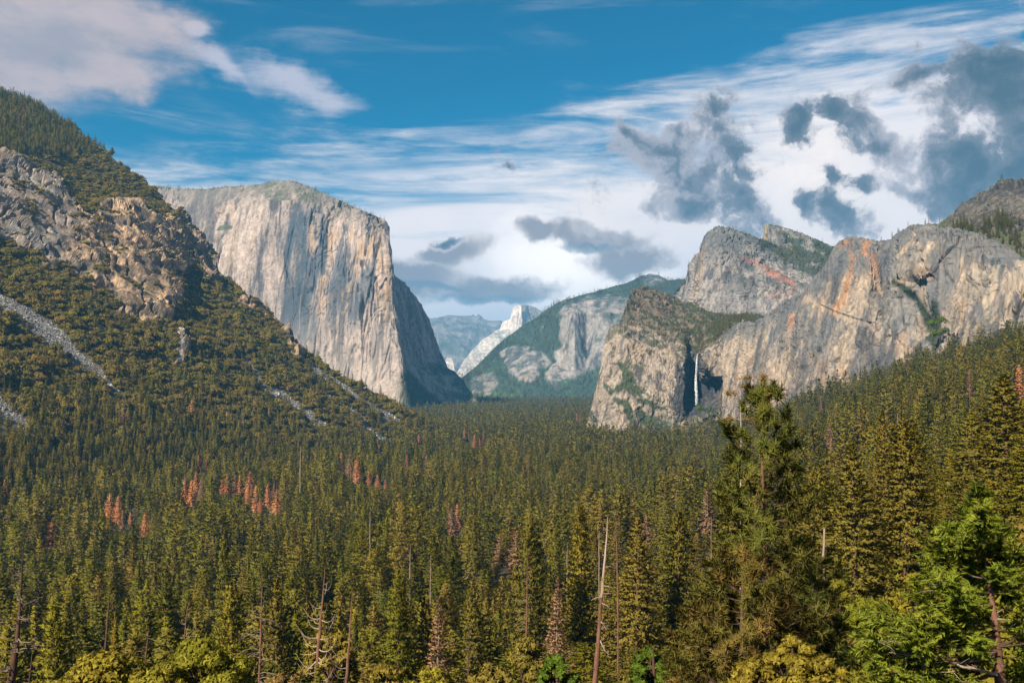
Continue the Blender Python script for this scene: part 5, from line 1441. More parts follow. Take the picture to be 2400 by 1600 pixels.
def cedar():
    rs = np.random.RandomState(77)
    Yd = 22.0; k = Yd / FPX
    path = [(2288, 1172), (2296, 1235), (2308, 1310), (2322, 1390), (2331, 1450), (2336, 1500), (2340, 1550), (2346, 1610), (2352, 1700)]
    P = np.array([W(x, y, Yd) for x, y in path]); w = np.array([0.6, 2.0, 4.5, 9.0, 15, 19, 22, 26, 30]) * k / 2
    gz = float(ground(P[-1, 0], P[-1, 1]))
    P = np.concatenate([P, [[P[-1, 0], P[-1, 1], min(gz, P[-1, 2] - 1)]]]); w = np.append(w, w[-1] * 1.2)
    base = P[-1].copy(); L = P - base
    e = link('cedar_tree', None, label='bright yellow-green cedar with feathery sprays and bare lower limbs', category='cedar tree'); e.location = base
    v, f = tube(L, w, 12); link('trunk', mesh_from('trunk', v, f, B_RED, True), e)
    pyk = [p[1] for p in path]
    def on_trunk(py):
        return np.array([np.interp(py, pyk, L[:len(path), j]) for j in range(3)])
    ends = [(2288, 1158), (2298, 1180), (2276, 1186), (2304, 1206), (2262, 1222), (2318, 1228), (2282, 1232), (2246, 1254), (2330, 1262), (2300, 1250), (2270, 1272), (2342, 1330), (2270, 1340), (2312, 1350), (2288, 1166), (2312, 1196), (2265, 1200), (2335, 1238), (2372, 1258), (2402, 1290), (2240, 1232), (2212, 1250), (2186, 1246), (2256, 1262), (2180, 1288), (2176, 1322), (2210, 1300), (2250, 1310), (2300, 1270), (2350, 1300), (2290, 1320), (2400, 1340),
            (2200, 1362), (2240, 1370), (2280, 1385), (2330, 1350), (2380, 1392), (2415, 1420), (2152, 1396), (2168, 1352), (2176, 1440), (2222, 1430), (2256, 1448), (2292, 1432), (2210, 1468), (2250, 1480), (2140, 1372), (2400, 1470), (2420, 1520), (2390, 1570),
            (2036, 1440), (2060, 1428), (2086, 1462), (2020, 1476), (2110, 1480), (2060, 1506), (2024, 1528), (2046, 1556), (2100, 1520), (2130, 1460), (2080, 1596), (2130, 1600), (2044, 1604), (2180, 1604), (2220, 1590), (2260, 1560), (2290, 1500), (2150, 1560)]
    for x, y in ends:
        dy = rs.normal(0, 0.9)
        end = W(x, y, Yd + dy) - base
        start_py = min(max(y + 26 + 0.30 * abs(x - 2310) * (1 if y < 1430 else -0.15), 1180), 1600)
        st = on_trunk(start_py)
        n = 7; ff = np.linspace(0, 1, n)[:, None]
        pth = st + (end - st) * ff
        ln = np.linalg.norm(end - st)
        pth[:, 2] -= 0.10 * ln * np.sin(ff[:, 0] * 3.14)
        r0 = 0.010 + 0.010 * ln
        v, f = tube(pth, np.linspace(r0, 0.006, n), 5)
        b = link('branch', mesh_from('branch', v, f, B_GREY if rs.uniform() < 0.3 else B_BROWN, True), e)
        T = []
        m = int(20 + 15 * ln)
        for q in range(m):
            i = rs.uniform(0.45, 1.0) ** 0.8 * (n - 1)
            c = np.array([np.interp(i, np.arange(n), pth[:, j]) for j in range(3)]) + rs.normal(0, 0.10, 3)
            d = unit(end - st) + rs.normal(0, 0.45, 3) + np.array([0, -0.2, 0.28])
            T.append(spray(rs, c, d, rs.uniform(0.20, 0.42)))
        T = np.concatenate(T); link('sprays', tris_mesh('sprays', T, L_CEDAR, outward(T, L, 5, 0.8, 0.35)), b)
    bare = [([(2336, 1580), (2290, 1568), (2252, 1561), (2222, 1546), (2196, 1530), (2176, 1516), (2152, 1506), (2132, 1494), (2126, 1484)], 8.0, B_PALE), ([(2184, 1536), (2158, 1538), (2130, 1534), (2100, 1530), (2084, 1528)], 3.6, B_PALE), ([(2140, 1504), (2118, 1506), (2094, 1500), (2086, 1496)], 2.6, B_PALE),
            ([(2312, 1424), (2276, 1408), (2244, 1394), (2210, 1382), (2194, 1374)], 4.0, B_PALE), ([(2300, 1386), (2270, 1382), (2240, 1372), (2216, 1368), (2204, 1374)], 3.0, B_GREY), ([(2338, 1512), (2300, 1506), (2270, 1500), (2236, 1486), (2208, 1470), (2184, 1452)], 4.4, B_BROWN), ([(2330, 1528), (2290, 1530), (2250, 1522), (2222, 1516)], 2.8, B_GREY),
            ([(2336, 1450), (2366, 1452), (2400, 1456), (2430, 1470)], 6.0, B_GREY), ([(2342, 1514), (2370, 1512), (2400, 1508), (2440, 1506)], 6.5, B_BROWN), ([(2344, 1512), (2372, 1502), (2388, 1478), (2394, 1450), (2402, 1430)], 6.0, B_BROWN), ([(2220, 1395), (2206, 1412), (2192, 1430), (2182, 1436)], 2.0, B_PALE), ([(2212, 1382), (2222, 1400), (2230, 1418)], 1.6, B_PALE),
            ([(2240, 1570), (2226, 1574), (2200, 1574), (2176, 1572)], 2.2, B_PALE), ([(2294, 1500), (2292, 1520), (2304, 1540)], 2.0, B_PALE), ([(2236, 1576), (2250, 1592), (2264, 1606)], 2.4, B_PALE), ([(2330, 1556), (2316, 1552), (2308, 1546)], 4.0, B_GREY), ([(2344, 1560), (2356, 1560)], 4.0, B_GREY), ([(2314, 1470), (2304, 1470), (2300, 1468)], 3.0, B_GREY)]
    for pts, wid, mt in bare:
        Q = np.array([W(x, y, Yd - 0.5 - 0.002 * abs(x - 2330)) for x, y in pts]) - base
        rr_ = np.linspace(wid, wid * 0.35, len(Q)) * k / 2
        parts = [tube(Q, rr_, 6)]
        for q in range(int(len(pts) * 1.2)):
            i = rs.randint(1, len(Q))
            tw = limb_path(Q[i], rs.normal(0, 1, 3) + np.array([-0.7, 0, 0.1]), rs.uniform(0.15, 0.5), 'twisty', rs, 5)
            parts.append(tube(tw, np.linspace(rr_[i] * 0.4 + 0.003, 0.003, 5), 4))
        v, f = merge(parts)
        link('bare_limb', mesh_from('bare_limb', v, f, mt, True), e)
    SPECIAL.append((base[0], base[1], 6.0))
cedar()

# ------------------------------------------------------------------ oaks along the bottom edge
def oak(label, px, py_top, Yd, rx_px, h_px, mat, seed, leaf=0.17, lumps=44, leaves=210, name='oak_tree', category='oak tree', group=None, bark=None):
    rs = np.random.RandomState(seed)
    k = Yd / FPX
    top = W(px, py_top, Yd)
    gz = float(ground(top[0], top[1]))
    base = np.array([top[0], top[1], min(gz, top[2] - h_px * k) - 0.2])
    e = link(name, None, label=label, category=category, group=group); e.location = base
    hz = top[2] - base[2]; rx = rx_px * k; ch = h_px * k
    tr = tube(np.array([[0, 0, 0], [0.05 * rx, 0, hz - ch * 0.9], [0, 0, hz - ch * 0.25]]), [0.18 + 0.01 * hz, 0.12 + 0.006 * hz, 0.04], 7)
    link('trunk', mesh_from('trunk', tr[0], tr[1], bark or B_BURNT, True), e)
    Cs, Os, wood = [], [], []
    for i in range(lumps):
        a = rs.uniform(0, 6.28); r = rx * 0.86 * math.sqrt(rs.uniform(0, 1))
        zc = hz - ch * (0.16 + 0.62 * (r / rx) ** 1.8) - ch * 0.35 * rs.uniform(0, 1) ** 2
        c = np.array([math.cos(a) * r, math.sin(a) * r, zc]); lr = rx * rs.uniform(0.16, 0.27)
        c[2] = min(c[2], hz - lr * 0.55)
        d = unit(rs.normal(size=(leaves, 3)) + np.array([0, 0, 0.3]))
        Cs.append(c + d * lr * (rs.uniform(0.1, 1.45, (leaves, 1)) ** 0.6) * np.array([1, 1, 0.7])); Os.append(d)
        mid = np.array([c[0] * 0.45, c[1] * 0.45, hz - ch * 0.75])
        wood.append(tube(np.array([[0, 0, hz - ch * 0.95], mid, c + [0, 0, lr * 0.4]]), [0.07 * rx ** 0.5, 0.035, 0.012], 5))
    v, f = merge(wood); link('branches', mesh_from('branches', v, f, bark or B_BURNT, True), e)
    C = np.concatenate(Cs); O = np.concatenate(Os)
    leaf = leaf * 1.35
    s = unit(np.cross(O, rs.normal(size=O.shape))); td = unit(np.cross(O, s) + rs.normal(size=O.shape) * 0.5)
    L = leaf * rs.uniform(0.6, 1.35, (len(C), 1))
    T = np.concatenate([np.stack([C - s * L * 0.42, C + s * L * 0.42, C + td * L], 1)])
    link('crown', tris_mesh('crown', T, mat, unit(O + np.array([0, 0, 0.3]) + rs.normal(0, 0.3, O.shape))), e)
    SPECIAL.append((base[0], base[1], rx * 0.6))
    return e
oak('yellow-green oak thicket at the bottom left, lower of two', 250, 1520, 44.0, 105, 120, L_OAK, 601, 0.15)
oak('bright yellow-green oak crown at the bottom, right one of two', 480, 1482, 42.0, 112, 150, L_OAK, 602, 0.15, 30, 380)
oak('small yellow-green oak between the two larger bottom left oaks', 372, 1556, 40.0, 60, 70, L_OAK, 603, 0.15, 14, 300)
oak('yellow oak bush at the bottom below the tall pine', 1856, 1478, 34.0, 84, 150, L_YELLOW, 604, 0.115, 26, 420)
oak('yellow oak bush at the bottom left of its larger twin', 1765, 1535, 33.0, 60, 90, L_YELLOW, 605, 0.115, 18, 380)
oak('small yellow oak bush at the bottom right of the larger one', 1935, 1510, 35.0, 45, 110, L_YELLOW, 606, 0.115, 12, 380)
oak('yellow-green oak behind the hooked dead trunk', 775, 1452, 128.0, 75, 150, L_OAK, 607, 0.36, 22, 220)
oak('low orange tinged oak between the two dead trunks', 668, 1560, 70.0, 40, 60, L_GOLD, 608, 0.2, 10, 200)
oak('rounded olive oak low in front left of the bleached trunk', 1225, 1480, 100.0, 55, 110, L_OLIVE, 609, 0.3, 16, 220)
oak('rounded bright green leafy tree low in front left of the bleached trunk', 1305, 1520, 62.0, 48, 110, L_BRIGHT, 610, 0.2, 20, 260, 'leafy_tree', 'leafy tree')
oak('bright green leafy tree low in front between bleached trunk and pine', 1530, 1485, 62.0, 60, 130, L_BRIGHT, 611, 0.2, 24, 260, 'leafy_tree', 'leafy tree')
oak('broad bright green bush at the bottom between bleached trunk and rusty pine', 1590, 1540, 55.0, 50, 90, L_BRIGHT, 612, 0.2, 18, 240, 'leafy_tree', 'leafy tree')
oak('orange brown oak behind the bare cedar limb', 2190, 1490, 34.0, 45, 90, L_GOLD, 613, 0.13, 14, 240)
oak('dark green leafy tree between the tall pine and the cedar', 2030, 1372, 70.0, 66, 170, L_MID, 614, 0.26, 24, 260, 'leafy_tree', 'leafy tree')
oak('mid green leafy tree right of the dark pine, below the olive fir', 1960, 1330, 85.0, 55, 200, L_MID, 615, 0.3, 24, 240, 'leafy_tree', 'leafy tree')
oak('yellow-green oak low in front between pole and middle conifers', 905, 1545, 90.0, 50, 80, L_OAK, 616, 0.26, 14, 220)
oak('yellow-green oak low in the middle front', 1010, 1560, 85.0, 60, 70, L_OAK, 617, 0.26, 14, 220)
oak('olive green oak at the bottom right of the middle pole', 1150, 1545, 80.0, 55, 80, L_OLIVE, 618, 0.26, 16, 220)
oak('dark green leafy tree at the bottom between cedar and yellow oak', 2010, 1560, 40.0, 70, 90, L_MID, 619, 0.16, 20, 300, 'leafy_tree', 'leafy tree')
for k, (px, py, rr_, lab) in enumerate(((2185, 755, 13, 'left bright green tree at the foot of the leaning wall'), (2205, 748, 15, 'tallest bright green tree at the foot of the leaning wall'), (2195, 778, 16, 'lowest bright green tree at the foot of the leaning wall'), (2216, 772, 10, 'right bright green tree at the foot of the leaning wall'), (1640, 955, 12, 'bright green bush at the foot of the waterfall'), (1662, 960, 11, 'bright green bush right of the waterfall foot'))):
    Yt = 1640.0 if px > 2000 else 2290.0
    T, TO = BR_N[k % 4]
    b = W(px, py + rr_, Yt); s = rr_ * Yt / FPX / 5.0
    o = link('leafy_tree', None, label=lab, category='leafy tree', group='bright leafy trees under the cliffs'); o.location = b; o.scale = (s, s, s * 1.3)
    link('crown', tris_mesh('crown', T, L_BRIGHT, TO), o)
    v, f = tube(np.array([[0, 0, -3.0], [0, 0, 3.0]]), [0.3, 0.2], 5); link('trunk', mesh_from('trunk', v, f, B_BROWN), o)

# ------------------------------------------------------------------ large conifers picked out one by one
FIRN = [conifer_shape(700 + i, whorls=60, per=13, clumps=34, clump=0.36, **f) for i, f in enumerate((
    dict(RAD=5.4, power=0.80, droop=0.15, base=0.06, ragged=0.45), dict(RAD=4.4, power=0.70, droop=0.22, base=0.08, ragged=0.5), dict(RAD=3.2, power=0.75, droop=0.30, base=0.12, ragged=0.6), dict(RAD=4.4, power=0.55, droop=0.12, base=0.25, ragged=0.7)))]
_firmesh = {}
def big_conifer(label, px, py, Yd, form, mat, wide=1.0, bark=None, group='large conifers in front', hmax=60.0):
    top = W(px, py, Yd)
    gz = float(ground(top[0], top[1]))
    Hh = min(top[2] - gz, hmax)
    (tv, tf), T = FIRN[form]
    key = (form, mat.name, (bark or B_BROWN).name)
    if key not in _firmesh:
        _firmesh[key] = (mesh_from('trunk', tv, tf, bark or B_BROWN), tris_mesh('crown', T, mat, crown_out(T)))
    e = link('conifer', None, label=label, category='conifer', group=group)
    e.location = (top[0], top[1], top[2] - Hh)
    s = Hh / 30.0
    wd = wide * s ** 0.6
    e.scale = (wd, wd, s); e.rotation_euler = (0, 0, rnd.uniform(0, 6.28))
    link('trunk', _firmesh[key][0], e); link('crown', _firmesh[key][1], e)
    SPECIAL.append((top[0], top[1], 4.5 * wd))
    CAPS.append((px, py, Yd, py + 0.75 * min(Hh * FPX / Yd, 1600 - py), 4.0 * wd * FPX / Yd * 0.6))
CAPS = []
big_conifer('tallest broad olive fir at the right edge', 2350, 878, 135.0, 0, L_OLIVE, 1.75)
big_conifer('olive fir with a pale dead tip left of the tallest right fir', 2269, 958, 150.0, 1, L_OLIVE, 1.5)
big_conifer('slender conifer left of the red-trunked fir', 2069, 960, 175.0, 2, L_OLIVE, 0.9)
big_conifer('fir with a long bare reddish trunk between tall pine and cedar', 2117, 985, 120.0, 3, L_OLIVE, 1.15, B_RED)
big_conifer('dense fir just right of the red-trunked fir', 2145, 992, 150.0, 1, L_MID, 0.9)
big_conifer('broad golden olive fir right of the tall pine', 1997, 1044, 115.0, 0, L_OLIVE, 1.25)
big_conifer('small yellow-green conifer just above the cedar tip', 2318, 1122, 85.0, 2, L_OAK, 0.85)
big_conifer('golden olive conifer close behind the tall pine at left', 1718, 1066, 78.0, 1, L_OLIVE, 0.85)
big_conifer('dark fir behind the broad golden fir', 2225, 1050, 160.0, 1, L_MID, 0.95)
big_conifer('green fir between the tall pine and the golden fir', 1925, 1140, 120.0, 1, L_OLIVE, 0.85)
big_conifer('dark fir at the right edge beside the tallest fir', 2412, 960, 125.0, 0, L_MID, 1.3)
big_conifer('broad olive fir right of the bleached trunk', 1492, 1214, 165.0, 0, L_OLIVE, 1.2)
big_conifer('tall olive fir left of the bleached trunk', 1358, 1182, 225.0, 1, L_MID, 1.0)
big_conifer('olive fir in front of the forest between middle pole and bleached trunk', 1238, 1216, 205.0, 3, L_OLIVE, 0.9, B_RED)
big_conifer('tall dark fir in front right of the bare red pole', 930, 1332, 145.0, 1, L_MID, 0.9)
big_conifer('olive fir midway between bleached trunk and tall pine', 1590, 1196, 180.0, 3, L_OLIVE, 0.95, B_RED)
big_conifer('golden olive fir just behind the arching dead trunk', 650, 1352, 165.0, 0, L_OLIVE, 0.8)
big_conifer('pale yellow young conifer left of the charred thicket', 272, 1430, 125.0, 2, L_YELLOW, 0.5, hmax=16.0)
big_conifer('broad green fir left of the arching dead trunk', 545, 1372, 170.0, 3, L_MID, 0.85, B_RED)
big_conifer('tall dark spire conifer left of centre', 525, 1235, 330.0, 0, L_DARK, 0.8)
big_conifer('olive fir low in front right of the hooked dead trunk', 1000, 1390, 150.0, 1, L_OLIVE, 0.85)
big_conifer('dark green fir low at left beside the charred trunk', 130, 1400, 150.0, 1, L_MID, 0.9)
big_conifer('yellow-green conifer low in front of the middle forest', 1110, 1360, 180.0, 1, L_OLIVE, 0.85)
big_conifer('lone conifer on the lower edge of the left hillside', 848, 886, 2140.0, 2, L_DARK, 1.7, hmax=29.0)
big_conifer('lone pine on the upper edge of the left hillside', 208, 316, 2050.0, 2, L_DARK, 1.5, hmax=20.0)
big_conifer('small crooked pine on the left skyline below the lone pine', 263, 346, 2060.0, 3, L_DARK, 1.6, hmax=18.0)
for lab, px, py, yd, rx_, h_, sd in (('dark green bush behind the cedar trunk at the lower right corner', 2390, 1392, 46.0, 90, 190, 630), ('dark green bush behind the bare cedar limbs', 2250, 1440, 44.0, 80, 160, 631), ('dark green bush left behind the cedar', 2120, 1410, 52.0, 80, 190, 632), ('low dark bush at the bottom under the cedar limb', 2200, 1560, 30.0, 90, 60, 633), ('low dark bush at the bottom right corner', 2380, 1565, 30.0, 80, 60, 634)):
    oak(lab, px, py, yd, rx_, h_, L_MID, sd, 0.2, 34, 200, 'leafy_tree', 'leafy tree')
print('front', round(time.time() - T0, 1))
def clear_of_special(x, y):
    k = np.ones(len(x), bool)
    for sx, sy, r in SPECIAL:
        k &= np.hypot(x - sx, y - sy) > r
    return k

def place_top(px, py, H, y_lo=60.0, y_hi=6000.0):
    """distance at which a tree of height H standing on the ground has its tip at this photo position"""
    ys = np.geomspace(y_lo, y_hi, 1500)
    P = W(px, py, ys)
    g = ground(P[:, 0], P[:, 1]) + H
    ok = np.nonzero(g >= P[:, 2])[0]
    # walk out from the camera: first place where the tip no longer reaches above the ground line
    i = ok[0] if len(ok) else len(ys) - 1
    for j in range(len(ys) - 1):
        if g[j] < P[j, 2]:
            continue
        i = j
        break
    return P[i, 0], P[i, 1], float(g[i] - H)

def place_base_on_hill(px, py):
    d = np.hypot(LH.PX - px, LH.PY - py)
    i = np.unravel_index(np.argmin(d), d.shape)
    return LH.P[i], d[i]

# ---- dead and dying conifers, one by one: tip in the photograph, height in metres, kind
DEAD = [  # px, py, H, colour: r red, o orange, t tan, p pinkish grey
    (434, 1113, 27, 'o'), (449, 1124, 28, 'o'), (460, 1104, 24, 'o'), (474, 1119, 25, 'o'), (465, 1066, 20, 'r'), (482, 1074, 18, 'r'), (443, 1079, 15, 'r'),
    (521, 1122, 17, 'o'), (533, 1110, 22, 'o'), (551, 1113, 22, 'r'), (562, 1115, 21, 'r'), (586, 1103, 27, 'r'), (581, 1143, 17, 'r'), (600, 1138, 25, 'r'), (610, 1168, 14, 'r'), (628, 1128, 25, 'r'), (643, 1130, 15, 'r'), (649, 1147, 24, 'r'),
    (340, 1200, 20, 'o'), (306, 1198, 11, 'r'), (258, 1157, 22, 'o'), (278, 1157, 25, 'o'), (288, 1196, 18, 'o'), (449, 938, 22, 'r'), (286, 958, 24, 'p'), (632, 953, 18, 'p'), (570, 973, 16, 'p'), (370, 1004, 20, 'p'),
    (800, 1060, 27, 'r'), (821, 1060, 34, 'r'), (837, 1070, 32, 'r'), (865, 1101, 18, 'o'), (885, 1111, 15, 'o'), (904, 1120, 12, 'o'), (954, 1065, 20, 'o'), (1000, 1065, 22, 'o'), (982, 1019, 20, 'r'),
    (1087, 1006, 26, 'r'), (1098, 1014, 24, 'r'), (1112, 1019, 24, 'r'), (1133, 1014, 22, 'r'), (1124, 1026, 18, 'r'), (1059, 1183, 26, 'r'), (1072, 1180, 22, 'r'), (10, 1124, 26, 'o'), (122, 1218, 22, 'r'), (533, 1366, 16, 'r'),
    (1210, 1234, 24, 'p'), (1657, 1137, 24, 'p'), (1924, 926, 26, 't'), (1945, 989, 24, 't'), (2389, 856, 26, 'o'), (2271, 866, 24, 't'), (1300, 1426, 17, 'p'), (1352, 968, 26, 'r'), (1360, 974, 24, 'r'), (1020, 1470, 19, 'p'),
    (890, 1040, 18, 'o'), (700, 1030, 14, 'p'), (1515, 1205, 15, 'p'), (1170, 1250, 17, 'p'), (1230, 1010, 16, 't'), (56, 250, 24, 'p'), (56, 292, 22, 'p'), (195, 310, 18, 'p')]
DEADSHAPE = [conifer_shape(500 + i, whorls=30, per=9, clumps=14, clump=0.8, RAD=r, power=0.8, droop=d, base=b, ragged=0.45) for i, (r, d, b) in enumerate(((4.3, 0.3, 0.05), (3.7, 0.35, 0.08), (5.0, 0.2, 0.10)))]
DEADFINE = [conifer_shape(520 + i, whorls=46, per=10, clumps=26, clump=0.34, RAD=3.6, power=0.8, droop=0.25, base=0.06, ragged=0.6) for i in range(3)]
DEADMESH = {}
def dead_meshes(i, key, fine=False):
    if fine:
        (tv, tf), T = DEADFINE[i]
        return (mesh_from('trunk', tv, tf, B_GREY), tris_mesh('crown', T, {'r': L_RED, 'o': L_RED, 't': L_TAN, 'p': L_TAN}[key], crown_out(T)))
    if (i, key) not in DEADMESH:
        (tv, tf), T = DEADSHAPE[i]
        m = {'r': L_RED, 'o': L_RED, 't': L_TAN, 'p': L_TAN}[key]
        DEADMESH[i, key] = (mesh_from('trunk', tv, tf, B_GREY), tris_mesh('crown', T, m, crown_out(T)))
    return DEADMESH[i, key]

def nearest_words(px, py, marks):
    return min(marks, key=lambda m: math.hypot(px - m[0], (py - m[1]) * 1.0))[2]
DEAD = [(a_, b_, c_, ('p' if k_ % 13 == 3 else ('t' if k_ % 13 == 9 else d_))) for k_, (a_, b_, c_, d_) in enumerate(DEAD)]
DEADS_PLACED = []
for px, py, H, key in DEAD:
    H = H * 1.25 if py > 330 and py < 1300 else H
    if px < 210 and py < 330:
        p, _ = place_base_on_hill(px, py + 26)
        x, y, z = p
        H = 26 / FPX * y
    else:
        # on the hillside if a base pixel lies there
        tryY = 1500.0
        for _ in range(4):
            p, dd = place_base_on_hill(px, py + H * FPX / tryY)
            tryY = p[1]
        if dd < 6:
            x, y, z = p
        else:
            x, y, z = place_top(px, py, H, 420.0 if py < 1300 else 110.0)
    DEADS_PLACED.append((x, y, z, H, key, px, py))
    SPECIAL.append((x, y, 5.0))
    # keep its face clear of nearer trees
    n = math.hypot(x, y)
    for dd in (7, 14, 21):
        SPECIAL.append((x - x / n * dd, y - y / n * dd, 4.2))
MARKS = [(450, 1120, 'in the left dead cluster of the forest'), (575, 1115, 'in the long dead row mid forest'), (635, 1130, 'at the right end of the long dead row'), (465, 1070, 'just above the left dead cluster'),
         (270, 1170, 'in a small group among dark conifers'), (340, 1200, 'alone between dark conifers at left'), (450, 938, 'alone on the brush below the scree'), (820, 1060, 'in the dense trio below the scree chutes'), (885, 1110, 'in the small bunch near the scree foot'),
         (980, 1050, 'where hillside meets valley forest'), (1110, 1015, 'in the red strip on the valley floor'), (1065, 1180, 'in a pair in the middle forest'), (10, 1124, 'at the left edge of the forest'), (122, 1218, 'among dark conifers near the charred snag'),
         (533, 1366, 'half hidden near the arching snag'), (1210, 1234, 'in forest left of bleached snag'), (1657, 1137, 'just left of the tall pine'), (1935, 950, 'on the slope right of the pine tip'), (2330, 860, 'high on the right forest slope'),
         (1300, 1426, 'low in front left of bleached snag'), (1355, 970, 'at the foot of the waterfall buttress'), (1020, 1470, 'low in front beside young trees'), (56, 270, 'among pines on the left ridge top'), (195, 310, 'on the ridge edge against the sky'), (286, 958, 'on the lower brush slope at left'), (600, 960, 'on the brush below the scree chutes'), (1230, 1010, 'far out on the valley floor'), (1515, 1205, 'in forest right of bleached snag'), (1170, 1250, 'in forest left of bleached snag')]
ORD = ['', 'second ', 'third ', 'fourth ', 'fifth ', 'sixth ', 'seventh ', 'eighth ', 'ninth ', 'tenth ']
CW = {'r': 'rust red dead conifer', 'o': 'orange red dead conifer', 't': 'tan dead conifer', 'p': 'pinkish grey dead conifer'}
_seen = {}
for i, (x, y, z, H, key, px, py) in enumerate(DEADS_PLACED):
    fi = i % 3
    tm, cm = dead_meshes(fi, key)
    where = nearest_words(px, py, MARKS)
    _seen.setdefault((key, where), []).append((px, i))
_lab = {}
for (key, where), lst in _seen.items():
    lst.sort()
    for k, (px, i) in enumerate(lst):
        if len(lst) == 1:
            _lab[i] = '%s %s' % (CW[key], where)
        else:
            _lab[i] = '%s %s, %s' % (CW[key], where, 'leftmost' if k == 0 else ORD[k] + 'from left')
for i, (x, y, z, H, key, px, py) in enumerate(DEADS_PLACED):
    tm, cm = dead_meshes(i % 3, key, y < 420)
    e = link('dead_conifer', None, label=_lab[i], category='dead tree', group='dead conifers in the forest')
    e.location = (x, y, z); s = H / 30.0
    wd = s * rnd.uniform(1.3, 1.75) if y > 420 else s * 1.15
    e.scale = (wd, wd, s); e.rotation_euler = (0, 0, rnd.uniform(0, 6.28))
    link('trunk', tm, e); link('crown', cm, e)

# ---- the forest
CAND = []
for y0, y1, step in ((108, 420, 9.6), (420, 1500, 11.2), (1500, 2800, 12.0), (2800, 4700, 14.0), (4700, 6400, 17.0)):
    x, y, z = forest_points(y0, y1, step)
    keep = clear_of_special(x, y) if y1 < 2900 else np.ones(len(x), bool)
    CAND.append((x[keep], y[keep], z[keep]))
X = np.concatenate([c[0] for c in CAND]); Yv = np.concatenate([c[1] for c in CAND]); Z = np.concatenate([c[2] for c in CAND])
n = len(X)
H = np.clip(RS.normal(30, 8.0, n), 12, 54) * (1 + 0.22 * perlin(X / 70, Yv / 70, 2.2))
H = np.where(RS.uniform(size=n) < 0.14, H * 0.55, H)
H = H * np.interp(Yv, [60, 280, 520], [1.35, 1.28, 1.0])
# trees standing close below the viewpoint are kept short of the view
lim = np.interp(Yv, [60, 110, 180, 300, 420], [-22, -30, -44, -66, -80]) + np.where(X > 0.30 * Yv, np.interp(Yv, [60, 150, 300], [10, 24, 40]), 0)
H = np.where((Yv < 420) & (Z + H > lim), np.maximum(lim - Z, 9.0) * RS.uniform(0.82, 1.0, n), H)
bx, by, _ = project(np.stack([X, Yv, Z], -1))
wpx = 4.0 * FPX / Yv
for px, py, yd, vis_y, half in [(c[5], c[6], c[1], c[6] + 0.85 * c[3] * FPX / c[1], 5.0 * FPX / c[1]) for c in DEADS_PLACED] + CAPS:
    hit = (Yv < yd) & (np.abs(bx - px) < half + wpx * 0.8)
    zmax = (HORIZON - vis_y) / FPX * Yv
    H = np.where(hit & (Z + H > zmax), np.maximum(zmax - Z, 5.0), H)
TONE = tone_of(X, Yv)
FORM = RS.choice(NF, n, p=[0.17, 0.14, 0.13, 0.12, 0.09, 0.09, 0.10, 0.06, 0.10])
OAK = RS.uniform(size=n) < np.interp(Yv, [60, 500, 1200, 2500], [0.16, 0.18, 0.12, 0.03]) * (0.6 + 1.6 * sstep(perlin(X / 55.0, Yv / 55.0, 6.6), -0.1, 0.4)) * (1 + 1.2 * (left_slope_dist(X, Yv) > -180))
tipx, tipy, _ = project(np.stack([X, Yv, Z + H], -1))
basx, basy, _ = project(np.stack([X, Yv, Z], -1))
# outside of the picture nothing is needed, save a margin
vis = (tipx > -160) & (tipx < 2560) & (tipy < 1700)
X, Yv, Z, H, TONE, FORM, OAK, tipx, tipy, basy = [a[vis] for a in (X, Yv, Z, H, TONE, FORM, OAK, tipx, tipy, basy)]
n = len(X)
size_px = H / Yv * FPX
shown = np.minimum(basy, 1600) - np.maximum(tipy, 0)
inside = (tipx > 5) & (tipx < 2395) & (tipy < 1570) & ~OAK
rank = np.where(inside, np.minimum(size_px, shown * 1.3), -1)
order = np.argsort(-rank)
single = np.zeros(n, bool); single[order[:300]] = True

ZM = [(57, 1300, 'by the charred snag'), (260, 1400, 'left of the arching snag'), (430, 1400, 'behind the left oak thicket'), (613, 1350, 'around the arching snag'), (762, 1330, 'around the forked grey snag'), (930, 1350, 'right of the forked grey snag'),
      (1090, 1400, 'in the low middle of the forest'), (1240, 1400, 'left of the bleached snag'), (1424, 1300, 'around the bleached snag'), (1560, 1300, 'between bleached snag and tall pine'), (1690, 1250, 'on the left of the tall pine'),
      (1900, 1250, 'on the right of the tall pine'), (2050, 1200, 'between tall pine and bright cedar'), (2250, 1100, 'behind the bright cedar'), (2370, 1150, 'at the right edge above the cedar')]
TW = ['dark green', 'mid green', 'olive green']
FW = ['conical', 'slender', 'broad', 'open-crowned', 'narrow spire-shaped', 'high-crowned', 'round-topped', 'sparse high-crowned', 'wide-based']
NEARPART = {}
for fi, (tr, T) in enumerate(NEAR):
    NEARPART[fi] = (mesh_from('trunk', tr[0], tr[1], B_BROWN), {ti: tris_mesh('crown', T, TONES[ti], crown_out(T)) for ti in range(3)})
idx = np.nonzero(single)[0]
rowlab = {}
for i in idx:
    zone = min(ZM, key=lambda m: math.hypot(tipx[i] - m[0], 0.6 * (tipy[i] - m[1])))[2]
    rowlab.setdefault((TONE[i], FORM[i], zone), []).append(i)
